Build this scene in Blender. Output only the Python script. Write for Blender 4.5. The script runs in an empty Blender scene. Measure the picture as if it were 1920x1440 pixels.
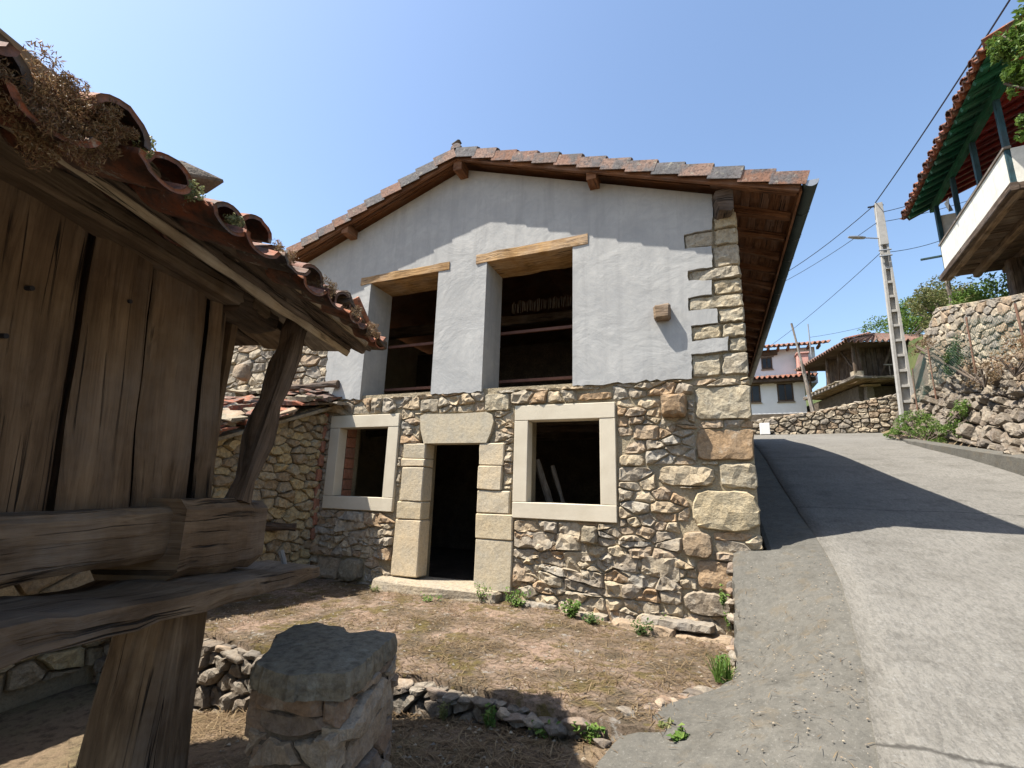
import bpy, bmesh, math, random
from mathutils import Vector as V, Matrix, noise as MN
from mathutils.geometry import tessellate_polygon, delaunay_2d_cdt
random.seed(7)
rnd = random.random
def U(a, b): return a + (b - a) * random.random()
S = bpy.context.scene
COL = S.collection
# ------------------------------------------------------------------ camera
YAW, PITCH, ROLL = math.radians(22.64), math.radians(12.50), math.radians(1.67)
fw = V((-math.sin(YAW) * math.cos(PITCH), math.cos(YAW) * math.cos(PITCH), math.sin(PITCH)))
r0 = V((math.cos(YAW), math.sin(YAW), 0)); u0 = r0.cross(fw)
rt = r0 * math.cos(ROLL) + u0 * math.sin(ROLL); up = u0 * math.cos(ROLL) - r0 * math.sin(ROLL)
cd = bpy.data.cameras.new('camera'); cam = bpy.data.objects.new('camera', cd); COL.objects.link(cam)
cam.matrix_world = Matrix(((rt.x, up.x, -fw.x, 0), (rt.y, up.y, -fw.y, -6.5), (rt.z, up.z, -fw.z, 1.6), (0, 0, 0, 1)))
cd.sensor_width = 36; cd.lens = 36 * 903.07 / 1920; cd.clip_end = 3000; cd.clip_start = 0.05
S.camera = cam
# ------------------------------------------------------------------ sky, sun, exposure
SD = V((1.56, 1.0, -3.3)).normalized()                     # direction the sunlight travels
elev = math.asin(-SD.z); az = math.atan2(-SD.x, -SD.y)     # azimuth of the sun measured from +y towards +x
W = bpy.data.worlds.new('World'); S.world = W; W.use_nodes = True
wn = W.node_tree; bg = wn.nodes['Background']
sk = wn.nodes.new('ShaderNodeTexSky'); sk.sky_type = 'NISHITA'; sk.sun_disc = False
sk.sun_elevation = elev; sk.sun_rotation = az; sk.altitude = 300; sk.air_density = 1.3; sk.dust_density = 1.9; sk.ozone_density = 2.9
wn.links.new(sk.outputs[0], bg.inputs[0]); bg.inputs[1].default_value = 0.10
sl = bpy.data.lights.new('sun', 'SUN'); sl.energy = 5.0; sl.angle = math.radians(0.53); sl.color = (1, 0.95, 0.87)
so = bpy.data.objects.new('sun', sl); COL.objects.link(so); so.rotation_euler = SD.to_track_quat('-Z', 'Y').to_euler()
S.view_settings.view_transform = 'Standard'; S.view_settings.look = 'None'; S.view_settings.gamma = 1; S.view_settings.exposure = 1.3
S.view_settings.use_curve_mapping = False
# ------------------------------------------------------------------ materials
class NT:
    def __init__(s, name):
        s.m = bpy.data.materials.new(name); s.m.use_nodes = True; s.t = s.m.node_tree
        s.b = s.t.nodes['Principled BSDF']; s.b.inputs['Specular IOR Level'].default_value = 0.25
    def n(s, typ, **k):
        nd = s.t.nodes.new('ShaderNode' + typ)
        for a, b in k.items(): setattr(nd, a, b)
        return nd
    def l(s, a, b): s.t.links.new(a, b)
    def val(s, sock, v):
        if hasattr(v, 'is_linked') or hasattr(v, 'links'): s.l(v, sock)
        else: sock.default_value = v
    def math(s, op, a, b=0.0, clamp=False):
        nd = s.n('Math', operation=op); nd.use_clamp = clamp; s.val(nd.inputs[0], a); s.val(nd.inputs[1], b); return nd.outputs[0]
    def noise(s, vec, scale, detail=4, rough=.55, dist=0.0):
        nd = s.n('TexNoise'); s.l(vec, nd.inputs['Vector']); nd.inputs['Scale'].default_value = scale
        nd.inputs['Detail'].default_value = detail; nd.inputs['Roughness'].default_value = rough; nd.inputs['Distortion'].default_value = dist
        return nd.outputs['Fac']
    def ramp(s, fac, stops, interp='LINEAR'):
        nd = s.n('ValToRGB'); cr = nd.color_ramp; cr.interpolation = interp
        while len(cr.elements) < len(stops): cr.elements.new(0.5)
        for e, (p, c) in zip(cr.elements, stops):
            e.position = p; e.color = (c, c, c, 1) if isinstance(c, (int, float)) else (*c, 1)
        s.l(fac, nd.inputs[0]); return nd.outputs[0]
    def mix(s, fac, a, b, mode='MIX'):
        nd = s.n('Mix', data_type='RGBA', blend_type=mode); s.val(nd.inputs[0], fac)
        for i, v in ((6, a), (7, b)):
            if isinstance(v, (tuple, list)): nd.inputs[i].default_value = (*v, 1)
            else: s.l(v, nd.inputs[i])
        return nd.outputs[2]
    def pos(s, off=True):
        g = s.n('NewGeometry').outputs['Position']
        return g
    def rand(s):
        a = s.n('ObjectInfo').outputs['Random']; b = s.n('NewGeometry').outputs['Random Per Island']
        return s.math('FRACT', s.math('ADD', a, b))
    def shifted(s):
        nd = s.n('VectorMath', operation='ADD'); s.l(s.pos(), nd.inputs[0])
        c = s.n('CombineXYZ'); r = s.math('MULTIPLY', s.rand(), 37.0)
        for i in range(3): s.l(r, c.inputs[i])
        s.l(c.outputs[0], nd.inputs[1]); return nd.outputs[0]
    def bump(s, h, strength, dist=.02, prev=None):
        nd = s.n('Bump'); nd.inputs['Strength'].default_value = strength; nd.inputs['Distance'].default_value = dist
        s.l(h, nd.inputs['Height'])
        if prev is not None: s.l(prev, nd.inputs['Normal'])
        return nd.outputs[0]
    def done(s, col, rough=.9, nrm=None):
        if isinstance(col, tuple): s.b.inputs['Base Color'].default_value = (*col, 1)
        else: s.l(col, s.b.inputs['Base Color'])
        s.val(s.b.inputs['Roughness'], rough)
        if nrm is not None: s.l(nrm, s.b.inputs['Normal'])
        return s.m
def stone_mat(name, pal, lichen=.25, dark=.55, bump=.9, lich_col=(.42, .41, .35)):
    t = NT(name); r = t.rand(); p = t.shifted()
    base = t.ramp(r, [(i / len(pal), c) for i, c in enumerate(pal)], 'CONSTANT')
    n1 = t.noise(p, 5, 6, .65); n2 = t.noise(p, 22, 5, .6); n3 = t.noise(p, 90, 3, .6)
    c = t.mix(t.ramp(n1, [(.3, 0), (.7, 1)]), base, t.mix(1.0, base, (1.25, 1.15, 1.0), 'MULTIPLY'))
    c = t.mix(t.ramp(n2, [(.36, dark), (.56, 0)]), c, t.mix(1.0, c, (.45, .42, .4), 'MULTIPLY'))
    c = t.mix(t.ramp(t.noise(p, 9, 5, .7), [(.55, 0), (.68, lichen)]), c, lich_col)
    c = t.mix(t.ramp(n3, [(.35, .3), (.6, 0)]), c, (.08, .07, .06))
    b = t.bump(n1, bump, .022); b = t.bump(n2, bump, .014, b); b = t.bump(n3, bump * .8, .006, b)
    return t.done(c, .93, b)
def wood_mat(name, c0, c1, c2, gs=1.0, bump=.8, rough=.85, knots=True):
    t = NT(name); uv = t.n('UVMap').outputs[0]
    mp = t.n('Mapping'); t.l(uv, mp.inputs[0]); mp.inputs['Scale'].default_value = (.8 * gs, 7.5 * gs, 1)
    rr = t.n('CombineXYZ'); t.l(t.math('MULTIPLY', t.rand(), 50.0), rr.inputs[0]); t.l(t.math('MULTIPLY', t.rand(), 31.0), rr.inputs[1])
    ad = t.n('VectorMath', operation='ADD'); t.l(mp.outputs[0], ad.inputs[0]); t.l(rr.outputs[0], ad.inputs[1]); v = ad.outputs[0]
    g1 = t.noise(v, 1.5, 8, .6, 1.9); g2 = t.noise(v, 4.5, 5, .6, 1.0); p = t.shifted(); g3 = t.noise(p, 3.2, 5, .6)
    c = t.ramp(g1, [(.28, c0), (.5, c1), (.74, c2)])
    c = t.mix(t.ramp(g3, [(.35, .6), (.6, 0)]), c, t.mix(1.0, c, (.42, .38, .35), 'MULTIPLY'))
    c = t.mix(t.ramp(g2, [(.33, .45), (.43, 0)]), c, t.mix(1.0, c, (.3, .27, .25), 'MULTIPLY'))
    c = t.mix(t.ramp(t.noise(p, 1.4, 5, .65), [(.48, 0), (.66, .5)]), c, tuple(x * .5 + .5 * sum(c2) / 3 for x in c2))
    c = t.mix(t.math('MULTIPLY', t.rand(), .45), c, t.mix(1.0, c, (.55, .52, .5), 'MULTIPLY'))
    m2 = t.n('Mapping'); t.l(uv, m2.inputs[0]); m2.inputs['Scale'].default_value = (.4 * gs, 15 * gs, 1)
    a2 = t.n('VectorMath', operation='ADD'); t.l(m2.outputs[0], a2.inputs[0]); t.l(rr.outputs[0], a2.inputs[1])
    ck = t.math('ABSOLUTE', t.math('SUBTRACT', t.noise(a2.outputs[0], 1.0, 3, .5, .25), .5))
    msk = t.ramp(t.noise(p, 2.2, 3), [(.45, 0), (.6, 1)]); ckf = t.math('MULTIPLY', t.ramp(ck, [(.004, 1), (.012, 0)]), msk)
    m3 = t.n('Mapping'); t.l(uv, m3.inputs[0]); m3.inputs['Scale'].default_value = (2.5, 90, 1); fine = t.noise(m3.outputs[0], 1.0, 6, .75, .2)
    c = t.mix(t.ramp(fine, [(.36, .4), (.52, 0)]), c, t.mix(1.0, c, (.5, .46, .43), 'MULTIPLY'))
    c = t.mix(t.math('MULTIPLY', ckf, .93), c, (.008, .006, .005))
    b = t.bump(g1, bump, .02); b = t.bump(g2, bump, .012, b); b = t.bump(fine, bump * .6, .004, b); b = t.bump(t.math('SUBTRACT', 1.0, ckf), 1.0, .02, b)
    return t.done(c, rough, b)
def plain(name, col, var=.25, scale=8, rough=.8, bump=.3, metal=0, perobj=0.0):
    t = NT(name); p = t.shifted(); n = t.noise(p, scale, 6, .62); n2 = t.noise(p, scale * 8, 3)
    dk = tuple(x * (1 - var) for x in col); lt = tuple(min(1, x * (1 + var)) for x in col)
    c = t.ramp(n, [(.3, dk), (.7, lt)])
    c = t.mix(t.ramp(n2, [(.35, .35 * var / .25), (.6, 0)]), c, dk)
    if perobj: c = t.mix(t.math('MULTIPLY', t.rand(), perobj), c, t.mix(1.0, c, (.4, .4, .42), 'MULTIPLY'))
    t.b.inputs['Metallic'].default_value = metal
    b = t.bump(n, bump, .02); b = t.bump(n2, bump, .004, b)
    return t.done(c, rough, b)
GREYBEIGE = [(.31, .265, .2), (.35, .295, .21), (.27, .235, .185), (.32, .28, .215), (.38, .32, .23), (.29, .23, .165), (.3, .275, .23), (.34, .275, .19), (.3, .215, .135), (.28, .25, .205), (.34, .29, .21), (.25, .215, .17)]
M = {}
M['facade_stone'] = stone_mat('facade_stone', GREYBEIGE)
M['rust_stone'] = stone_mat('rust_stone', [(.25, .175, .105), (.26, .2, .135), (.28, .2, .125)], .3, .6)
M['yellow_stone'] = stone_mat('yellow_stone', [(0.3854, 0.328, 0.2214)], .3, .35, 1.0, (0.492, 0.4592, 0.3444))
M['quoin_stone'] = stone_mat('quoin_stone', [(.31, .275, .205), (.34, .295, .21), (.29, .26, .205)], .35, .55, 1.0)
M['ruin_stone'] = stone_mat('ruin_stone', [(.34, .28, .165), (.3, .25, .165), (.37, .30, .17), (.27, .23, .165), (.33, .28, .19), (.24, .19, .125)], .2)
M['dry_stone'] = stone_mat('dry_stone', [(0.1615, 0.1403, 0.1148), (0.187, 0.1615, 0.1318), (0.1275, 0.1105, 0.0935), (0.1742, 0.153, 0.1275), (0.2125, 0.187, 0.153), (0.153, 0.1275, 0.102)], .3, .6)
M['pale_stone'] = stone_mat('pale_stone', [(0.3, 0.2625, 0.2025), (0.2475, 0.2175, 0.1725), (0.3375, 0.2925, 0.225), (0.27, 0.21, 0.15), (0.225, 0.2025, 0.1725)], .25, .5)
M['dark_stone'] = stone_mat('dark_stone', [(.2, .175, .13), (.24, .21, .155)], .55, .65, 1.0, (.36, .33, .25))
M['brown_stone'] = stone_mat('brown_stone', [(0.216, 0.153, 0.108), (0.27, 0.216, 0.162), (0.18, 0.144, 0.117), (0.297, 0.252, 0.198)], .25, .5)
M['ashlar_old'] = stone_mat('ashlar_old', [(0.4472, 0.387, 0.2752), (0.43, 0.3784, 0.2838), (0.473, 0.4042, 0.2924), (0.4042, 0.3612, 0.2752)], .2, .22, .35, (0.43, 0.4042, 0.344))
M['brick'] = stone_mat('brick', [(.3, .13, .08), (.25, .12, .08)], .1)
def f():
    t = NT('ashlar_new'); p = t.shifted(); n = t.noise(p, 3, 6, .6); n2 = t.noise(p, 120, 3, .7)
    c = t.ramp(n, [(.3, (0.473, 0.4128, 0.3096)), (.7, (0.5504, 0.4902, 0.3784))]); c = t.mix(t.ramp(n2, [(.3, .3), (.5, 0)]), c, (0.387, 0.3268, 0.2322))
    return t.done(c, .9, t.bump(n2, .5, .006))
M['ashlar_new'] = f()
def f():
    t = NT('mortar'); p = t.pos(); n = t.noise(p, 4, 6, .6); n2 = t.noise(p, 40, 5, .65)
    c = t.ramp(n, [(.3, (0.2468, 0.201, 0.1269)), (.7, (0.3455, 0.2856, 0.1904))]); c = t.mix(t.ramp(n2, [(.35, .5), (.55, 0)]), c, (0.1763, 0.141, 0.09873))
    b = t.bump(n, 1, .05); b = t.bump(n2, 1, .02, b); return t.done(c, .95, b)
M['mortar'] = f()
M['dark_earth'] = plain('dark_earth', (.1, .08, .06), .4, 6, .95, .8)
def f():
    t = NT('plaster'); p = t.pos(); n = t.noise(p, 1.3, 7, .62, .6); n2 = t.noise(p, 6, 6, .6, 1.2); n3 = t.noise(p, 60, 4, .6)
    c = t.ramp(n, [(.3, (0.2952, 0.2911, 0.2788)), (.55, (0.3485, 0.3419, 0.3239)), (.75, (0.3977, 0.3879, 0.3649))])
    c = t.mix(t.ramp(n2, [(.38, .35), (.6, 0)]), c, (0.2542, 0.2583, 0.2558)); c = t.mix(t.ramp(n3, [(.3, .15), (.5, 0)]), c, (0.2214, 0.2214, 0.2173))
    mp = t.n('Mapping'); t.l(p, mp.inputs[0]); mp.inputs['Scale'].default_value = (5, 5, .35)
    c = t.mix(t.ramp(t.noise(mp.outputs[0], 1.6, 5, .6), [(.5, 0), (.72, .4)]), c, (0.2214, 0.2198, 0.2132))
    b = t.bump(n, .5, .05); b = t.bump(n2, .22, .012, b); b = t.bump(n3, .2, .002, b); return t.done(c, .88, b)
M['plaster'] = f()
def f():
    t = NT('road_concrete'); p = t.pos()
    mp = t.n('Mapping'); t.l(p, mp.inputs[0]); mp.inputs['Scale'].default_value = (2.0, .5, 1); q = mp.outputs[0]
    n = t.noise(p, .8, 6, .6); n2 = t.noise(p, 12, 6, .75); n3 = t.noise(q, 18, 6, .75, .5); n4 = t.noise(p, 48, 4, .8)
    c = t.ramp(n, [(.3, (0.1343, 0.1249, 0.1074)), (.7, (0.1779, 0.1662, 0.1438))])
    c = t.mix(t.ramp(n3, [(.4, .5), (.56, 0)]), c, (0.0726, 0.06824, 0.06026)); c = t.mix(t.ramp(n2, [(.52, 0), (.7, .5)]), c, (0.1815, 0.1742, 0.1561))
    c = t.mix(t.ramp(n4, [(.56, 0), (.68, .6)]), c, (0.2323, 0.2251, 0.2033)); c = t.mix(t.ramp(n4, [(.32, .55), (.44, 0)]), c, (0.04719, 0.04356, 0.03848))
    c = t.mix(t.ramp(t.noise(p, 2.3, 5, .7), [(.5, 0), (.68, .45)]), c, t.mix(1.0, c, (0.4501, 0.4356, 0.4066), 'MULTIPLY'))
    sp = t.n('SeparateXYZ'); t.l(p, sp.inputs[0]); wy = t.math('ADD', sp.outputs[1], t.math('MULTIPLY', t.noise(p, 1.5, 5, .7), .22))
    jl = t.math('MINIMUM', t.math('MINIMUM', t.math('ABSOLUTE', t.math('SUBTRACT', wy, 6.4)), t.math('ABSOLUTE', t.math('SUBTRACT', wy, -3.0))), t.math('ABSOLUTE', t.math('SUBTRACT', wy, 1.9)))
    jr = t.n('MapRange'); t.l(jl, jr.inputs[0]); jr.inputs[1].default_value = .004; jr.inputs[2].default_value = .02; jr.inputs[3].default_value = .75; jr.inputs[4].default_value = 0
    c = t.mix(jr.outputs[0], c, (0.02904, 0.02614, 0.02178))
    b = t.bump(n2, .6, .02); b = t.bump(n4, .6, .008, b); return t.done(c, .93, b)
M['road'] = f()
def f():
    t = NT('apron_concrete'); p = t.pos(); n = t.noise(p, 1.1, 6, .6); n2 = t.noise(p, 11, 6, .75); n4 = t.noise(p, 45, 4, .8)
    c = t.ramp(n, [(.3, (0.0814, 0.07597, 0.06357)), (.7, (0.1163, 0.1085, 0.09147))]); c = t.mix(t.ramp(n2, [(.38, .45), (.55, 0)]), c, (0.05426, 0.05194, 0.04419))
    c = t.mix(t.ramp(t.noise(p, 6, 4), [(.56, 0), (.66, .35)]), c, (0.1163, 0.08915, 0.05426))
    c = t.mix(t.ramp(n4, [(.58, 0), (.7, .7)]), c, (0.2171, 0.2054, 0.1822)); c = t.mix(t.ramp(n4, [(.32, .6), (.42, 0)]), c, (0.03488, 0.03256, 0.02946))
    c = t.mix(t.ramp(t.noise(p, 2.3, 5, .7), [(.5, 0), (.68, .45)]), c, t.mix(1.0, c, (0.4806, 0.4651, 0.4341), 'MULTIPLY'))
    b = t.bump(n2, .7, .02); b = t.bump(n4, .6, .008, b); return t.done(c, .94, b)
M['apron'] = f()
def f():
    t = NT('terrace_moss'); p = t.pos(); n = t.noise(p, 1.6, 6, .6); n2 = t.noise(p, 17, 7, .75); n3 = t.noise(p, 48, 5, .8); n5 = t.noise(p, 3.4, 5, .65)
    c = t.ramp(n, [(.38, (.105, .08, .05)), (.5, (.24, .175, .125)), (.62, (.345, .24, .175))])
    c = t.mix(t.ramp(n5, [(.53, 0), (.59, .85)]), c, (0.1229, 0.0936, 0.0234)); c = t.mix(t.ramp(n2, [(.38, .8), (.52, 0)]), c, (0.0585, 0.04212, 0.02574))
    c = t.mix(t.ramp(t.noise(p, 5.5, 5, .7), [(.6, 0), (.66, .8)]), c, (0.3042, 0.2808, 0.2457)); c = t.mix(t.ramp(n3, [(.55, 0), (.7, .7)]), c, (0.3159, 0.2223, 0.1404))
    b = t.bump(n2, 1, .04); b = t.bump(n3, 1, .015, b); return t.done(c, .96, b)
M['terrace'] = f()
def f():
    t = NT('ground_litter'); p = t.pos(); n = t.noise(p, 1.2, 6, .6); n2 = t.noise(p, 12, 6, .68); n3 = t.noise(p, 75, 4, .7)
    c = t.ramp(n, [(.34, (0.171, 0.117, 0.0765)), (.5, (0.216, 0.153, 0.0945)), (.7, (0.153, 0.1305, 0.063))])
    c = t.mix(t.ramp(n2, [(.38, .7), (.52, 0)]), c, (0.063, 0.045, 0.027)); c = t.mix(t.ramp(n3, [(.55, 0), (.7, .7)]), c, (0.297, 0.216, 0.126))
    g = t.n('SeparateXYZ'); t.l(p, g.inputs[0])
    far = t.ramp(t.math('MULTIPLY', g.outputs[2], .1), [(.35, 0), (.55, 1)])
    c = t.mix(far, c, t.ramp(n, [(.35, (0.045, 0.0675, 0.018)), (.65, (0.081, 0.09, 0.0315))]))
    b = t.bump(n2, 1, .05); b = t.bump(n3, 1, .015, b); return t.done(c, .96, b)
M['ground'] = f()
M['cap_stone'] = stone_mat('cap_stone', [(.17, .155, .12)], .5, .8, 1.0, (.3, .28, .21))
M['old_wood'] = wood_mat('old_wood', (.11, .072, .042), (.19, .132, .082), (.32, .235, .152), .85, .7)
M['board_wood'] = wood_mat('board_wood', (.115, .074, .042), (.185, .124, .074), (.285, .2, .125), .7, .6)
M['dark_wood'] = wood_mat('dark_wood', (.045, .032, .021), (.105, .072, .048), (.210, .150, .105))
M['grey_wood'] = wood_mat('grey_wood', (.112, .094, .075), (.250, .213, .175), (.425, .375, .312))
M['pale_lath'] = wood_mat('pale_lath', (.2, .14, .08), (.42, .33, .22), (.55, .46, .33), 1.2, .6)
M['lintel_wood'] = wood_mat('lintel_wood', (.24, .12, .04), (.42, .25, .1), (.55, .36, .17), .9, .5)
M['roof_wood'] = wood_mat('roof_wood', (.1, .042, .018), (.2, .088, .04), (.3, .15, .075), 1, .5)
M['green_paint'] = wood_mat('green_paint', (.012, .09, .05), (.02, .14, .075), (.04, .18, .105), 1, .4, .6)
M['red_paint'] = wood_mat('red_paint', (.2, .022, .014), (.34, .035, .022), (.4, .06, .04), 1, .4, .6)
M['teal_paint'] = wood_mat('teal_paint', (.014, .045, .055), (.022, .065, .075), (.04, .085, .095), 1, .4, .6)
M['bar_red'] = plain('bar_red', (.11, .05, .035), .3, 10, .7, .3)
def tile_mat(name, pal, grey):
    t = NT(name); r = t.rand(); p = t.shifted(); base = t.ramp(r, [(i / len(pal), c) for i, c in enumerate(pal)], 'CONSTANT')
    n = t.noise(p, 5, 6, .65); n2 = t.noise(p, 30, 5, .65)
    c = t.mix(t.ramp(n, [(.45, 0), (.6, .85)]), base, grey); c = t.mix(t.ramp(n2, [(.36, .6), (.52, 0)]), c, (.05, .04, .035))
    c = t.mix(t.ramp(t.noise(p, 13, 4, .7), [(.6, 0), (.68, .6)]), c, (.4, .38, .3))
    b = t.bump(n2, .5, .012); b = t.bump(n, .4, .03, b); return t.done(c, .88, b)
M['new_tile'] = tile_mat('new_tile', [(.25, .135, .09), (.28, .165, .12), (.22, .15, .12), (.29, .19, .145), (.17, .155, .15)], (.13, .13, .132))
M['old_tile'] = tile_mat('old_tile', [(0.246, 0.082, 0.041), (0.205, 0.082, 0.0492), (0.164, 0.082, 0.0574), (0.2706, 0.1066, 0.0574)], (0.0902, 0.082, 0.0697))
M['gutter'] = plain('gutter', (.035, .045, .04), .2, 6, .45, .1, .5)
M['pole_concrete'] = plain('pole_concrete', (0.336, 0.32, 0.288), .15, 7, .9, .3)
M['white_wall'] = plain('white_wall', (0.663, 0.663, 0.646), .05, 3, .9, .2)
M['parapet'] = plain('parapet', (0.561, 0.544, 0.476), .18, 4, .85, .3)
M['dark_glass'] = plain('dark_glass', (.02, .022, .025), .2, 3, .15, 0)
M['cable'] = plain('cable', (.02, .02, .025), .1, 3, .6, 0)
M['metal_grey'] = plain('metal_grey', (.3, .31, .32), .15, 6, .5, .1, .6)
M['rusty'] = plain('rusty', (.16, .09, .06), .3, 12, .85, .3)
M['wire_green'] = plain('wire_green', (.05, .11, .09), .2, 6, .6, 0)
M['pink'] = plain('pink', (.5, .27, .22), .12, 6, .9, .3)
M['flag_cloth'] = plain('flag_cloth', (.4, .4, .38), .5, 16, .9, .1)
M['bark'] = plain('bark', (.13, .1, .075), .4, 14, .95, .9)
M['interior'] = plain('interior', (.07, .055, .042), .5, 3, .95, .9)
def leaf_mat(name, pal):
    t = NT(name); r = t.n('NewGeometry').outputs['Random Per Island']
    c = t.ramp(r, [(i / max(1, len(pal) - 1), c) for i, c in enumerate(pal)])
    c = t.mix(t.math('MULTIPLY', t.n('ObjectInfo').outputs['Random'], .3), c, t.mix(1., c, (.7, .75, .6), 'MULTIPLY'))
    t.l(c, t.b.inputs['Base Color']); t.b.inputs['Roughness'].default_value = .55
    tr = t.n('BsdfTranslucent'); t.l(c, tr.inputs[0]); mx = t.n('MixShader'); mx.inputs[0].default_value = .3
    t.l(t.b.outputs[0], mx.inputs[1]); t.l(tr.outputs[0], mx.inputs[2]); t.l(mx.outputs[0], t.t.nodes['Material Output'].inputs[0]); return t.m
M['leaf'] = leaf_mat('leaf', [(.05, .1, .015), (.1, .17, .03), (.16, .22, .05)])
M['leaf_dark'] = leaf_mat('leaf_dark', [(.025, .055, .012), (.05, .09, .02), (.1, .13, .035)])
M['leaf_olive'] = leaf_mat('leaf_olive', [(.09, .11, .03), (.14, .15, .05), (.2, .18, .08)])
M['straw'] = leaf_mat('straw', [(0.1105, 0.068, 0.03825), (0.187, 0.1275, 0.07225), (0.2805, 0.204, 0.119)])
M['moss_brown'] = leaf_mat('moss_brown', [(.16, .08, .05), (.28, .16, .09), (.34, .24, .13), (.2, .13, .07)])
M['sedum'] = leaf_mat('sedum', [(.14, .16, .06), (.24, .25, .11), (.34, .31, .17)])
M['flower'] = leaf_mat('flower', [(.4, .06, .08), (.5, .1, .12)])
# ------------------------------------------------------------------ object helpers
WL = {}
def wloc(o): return WL.get(o.name, V((0, 0, 0))) if o else V((0, 0, 0))
def thing(name, label, cat, loc, group=None, kind=None):
    o = bpy.data.objects.new(name, None); COL.objects.link(o); o.location = loc; WL[o.name] = V(loc); o.empty_display_size = .2
    if kind: o['kind'] = kind
    o['label'] = label
    if cat: o['category'] = cat
    if group: o['group'] = group
    return o
def tag(o, label, cat=None, group=None, kind=None):
    o['label'] = label
    if cat: o['category'] = cat
    if group: o['group'] = group
    if kind: o['kind'] = kind
    return o
def obj(name, vs, fs, mat, parent=None, smooth=False, uvs=None, kind=None):
    vs = [V(v) for v in vs]
    lo = V((min(v.x for v in vs), min(v.y for v in vs), min(v.z for v in vs))); hi = V((max(v.x for v in vs), max(v.y for v in vs), max(v.z for v in vs)))
    c = V(((lo.x + hi.x) / 2, (lo.y + hi.y) / 2, lo.z))
    me = bpy.data.meshes.new(name); me.from_pydata([v - c for v in vs], [], fs)
    if uvs:
        ul = me.uv_layers.new(name='UVMap'); k = 0
        for poly in me.polygons:
            for li in poly.loop_indices: ul.data[li].uv = uvs[k]; k += 1
    if smooth: me.polygons.foreach_set('use_smooth', [True] * len(me.polygons))
    me.materials.append(M[mat] if isinstance(mat, str) else mat); me.update()
    o = bpy.data.objects.new(name, me); COL.objects.link(o); o.parent = parent; o.location = c - wloc(parent); WL[o.name] = c
    if kind: o['kind'] = kind
    return o
class MB:
    def __init__(s): s.v = []; s.f = []; s.u = []
    def add(s, v, f, u=None):
        k = len(s.v); s.v += v; s.f += [tuple(i + k for i in q) for q in f]
        if u: s.u += u
        return s
    def build(s, name, mat, parent=None, smooth=False, kind=None): return obj(name, s.v, s.f, mat, parent, smooth, s.u if s.u else None, kind)
def fr(O, Uv, Vv, N): return (V(O), V(Uv).normalized(), V(Vv).normalized(), V(N).normalized())
def fp(F, u, v, n): return F[0] + F[1] * u + F[2] * v + F[3] * n
# bar: swept section along a polyline
RECT = [(-.5, -.38), (-.4, -.5), (.4, -.5), (.5, -.38), (.5, .38), (.4, .5), (-.4, .5), (-.5, .38)]
ROUND = [(.5 * math.cos(i * math.pi / 4.5), .5 * math.sin(i * math.pi / 4.5)) for i in range(9)]
SHARP = [(-.5, -.47), (-.48, -.5), (.48, -.5), (.5, -.47), (.5, .47), (.48, .5), (-.48, .5), (-.5, .47)]
def bar_data(pts, w, t, side, sec=RECT, seg=6, rough=.0, scale=None, bend=0.0):
    pts = [V(p) for p in pts]; L = [0]
    for a, b in zip(pts, pts[1:]): L.append(L[-1] + (b - a).length)
    tot = L[-1]; side = V(side); vs = []; n = len(sec); per = [0]
    for i in range(n):
        a, b = sec[i], sec[(i + 1) % n]; per.append(per[-1] + math.hypot((a[0] - b[0]) * w, (a[1] - b[1]) * t))
    off = V((U(0, 99), U(0, 99), U(0, 99)))
    for k in range(seg + 1):
        d = tot * k / seg; j = max(0, min(len(pts) - 2, next((i for i in range(len(pts) - 1) if L[i + 1] >= d - 1e-6), len(pts) - 2)))
        f_ = (d - L[j]) / max(1e-6, L[j + 1] - L[j]); p = pts[j].lerp(pts[j + 1], f_); ax = (pts[j + 1] - pts[j]).normalized()
        sd = (side - ax * side.dot(ax)).normalized(); th = ax.cross(sd)
        sc = scale(k / seg) if scale else 1.0
        if bend: p = p + th * bend * math.sin(math.pi * k / seg)
        for a, b in sec:
            q = p + sd * a * w * sc + th * b * t * sc
            if rough: q = q + (sd * a + th * b) * rough * 4 * MN.noise(q * 3.1 + off) + (sd * a + th * b) * rough * 2.5 * MN.noise(q * 11 + off)
            vs.append(q)
    fs = []; us = []
    for k in range(seg):
        for i in range(n):
            i2 = (i + 1) % n; fs.append((k * n + i, k * n + i2, (k + 1) * n + i2, (k + 1) * n + i))
            u1, u2 = tot * k / seg, tot * (k + 1) / seg; us += [(u1, per[i]), (u1, per[i + 1]), (u2, per[i + 1]), (u2, per[i])]
    fs.append(tuple(range(n))[::-1]); us += [(a * w * .3, b * t) for a, b in sec[::-1]]
    fs.append(tuple(seg * n + i for i in range(n))); us += [(tot + a * w * .3, b * t) for a, b in sec]
    return vs, fs, us
def bar(name, pts, w, t, side, mat, parent=None, **k):
    sm = k.pop('smooth', False); v, f_, u = bar_data(pts, w, t, side, **k); return obj(name, v, f_, mat, parent, sm, u)
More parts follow.
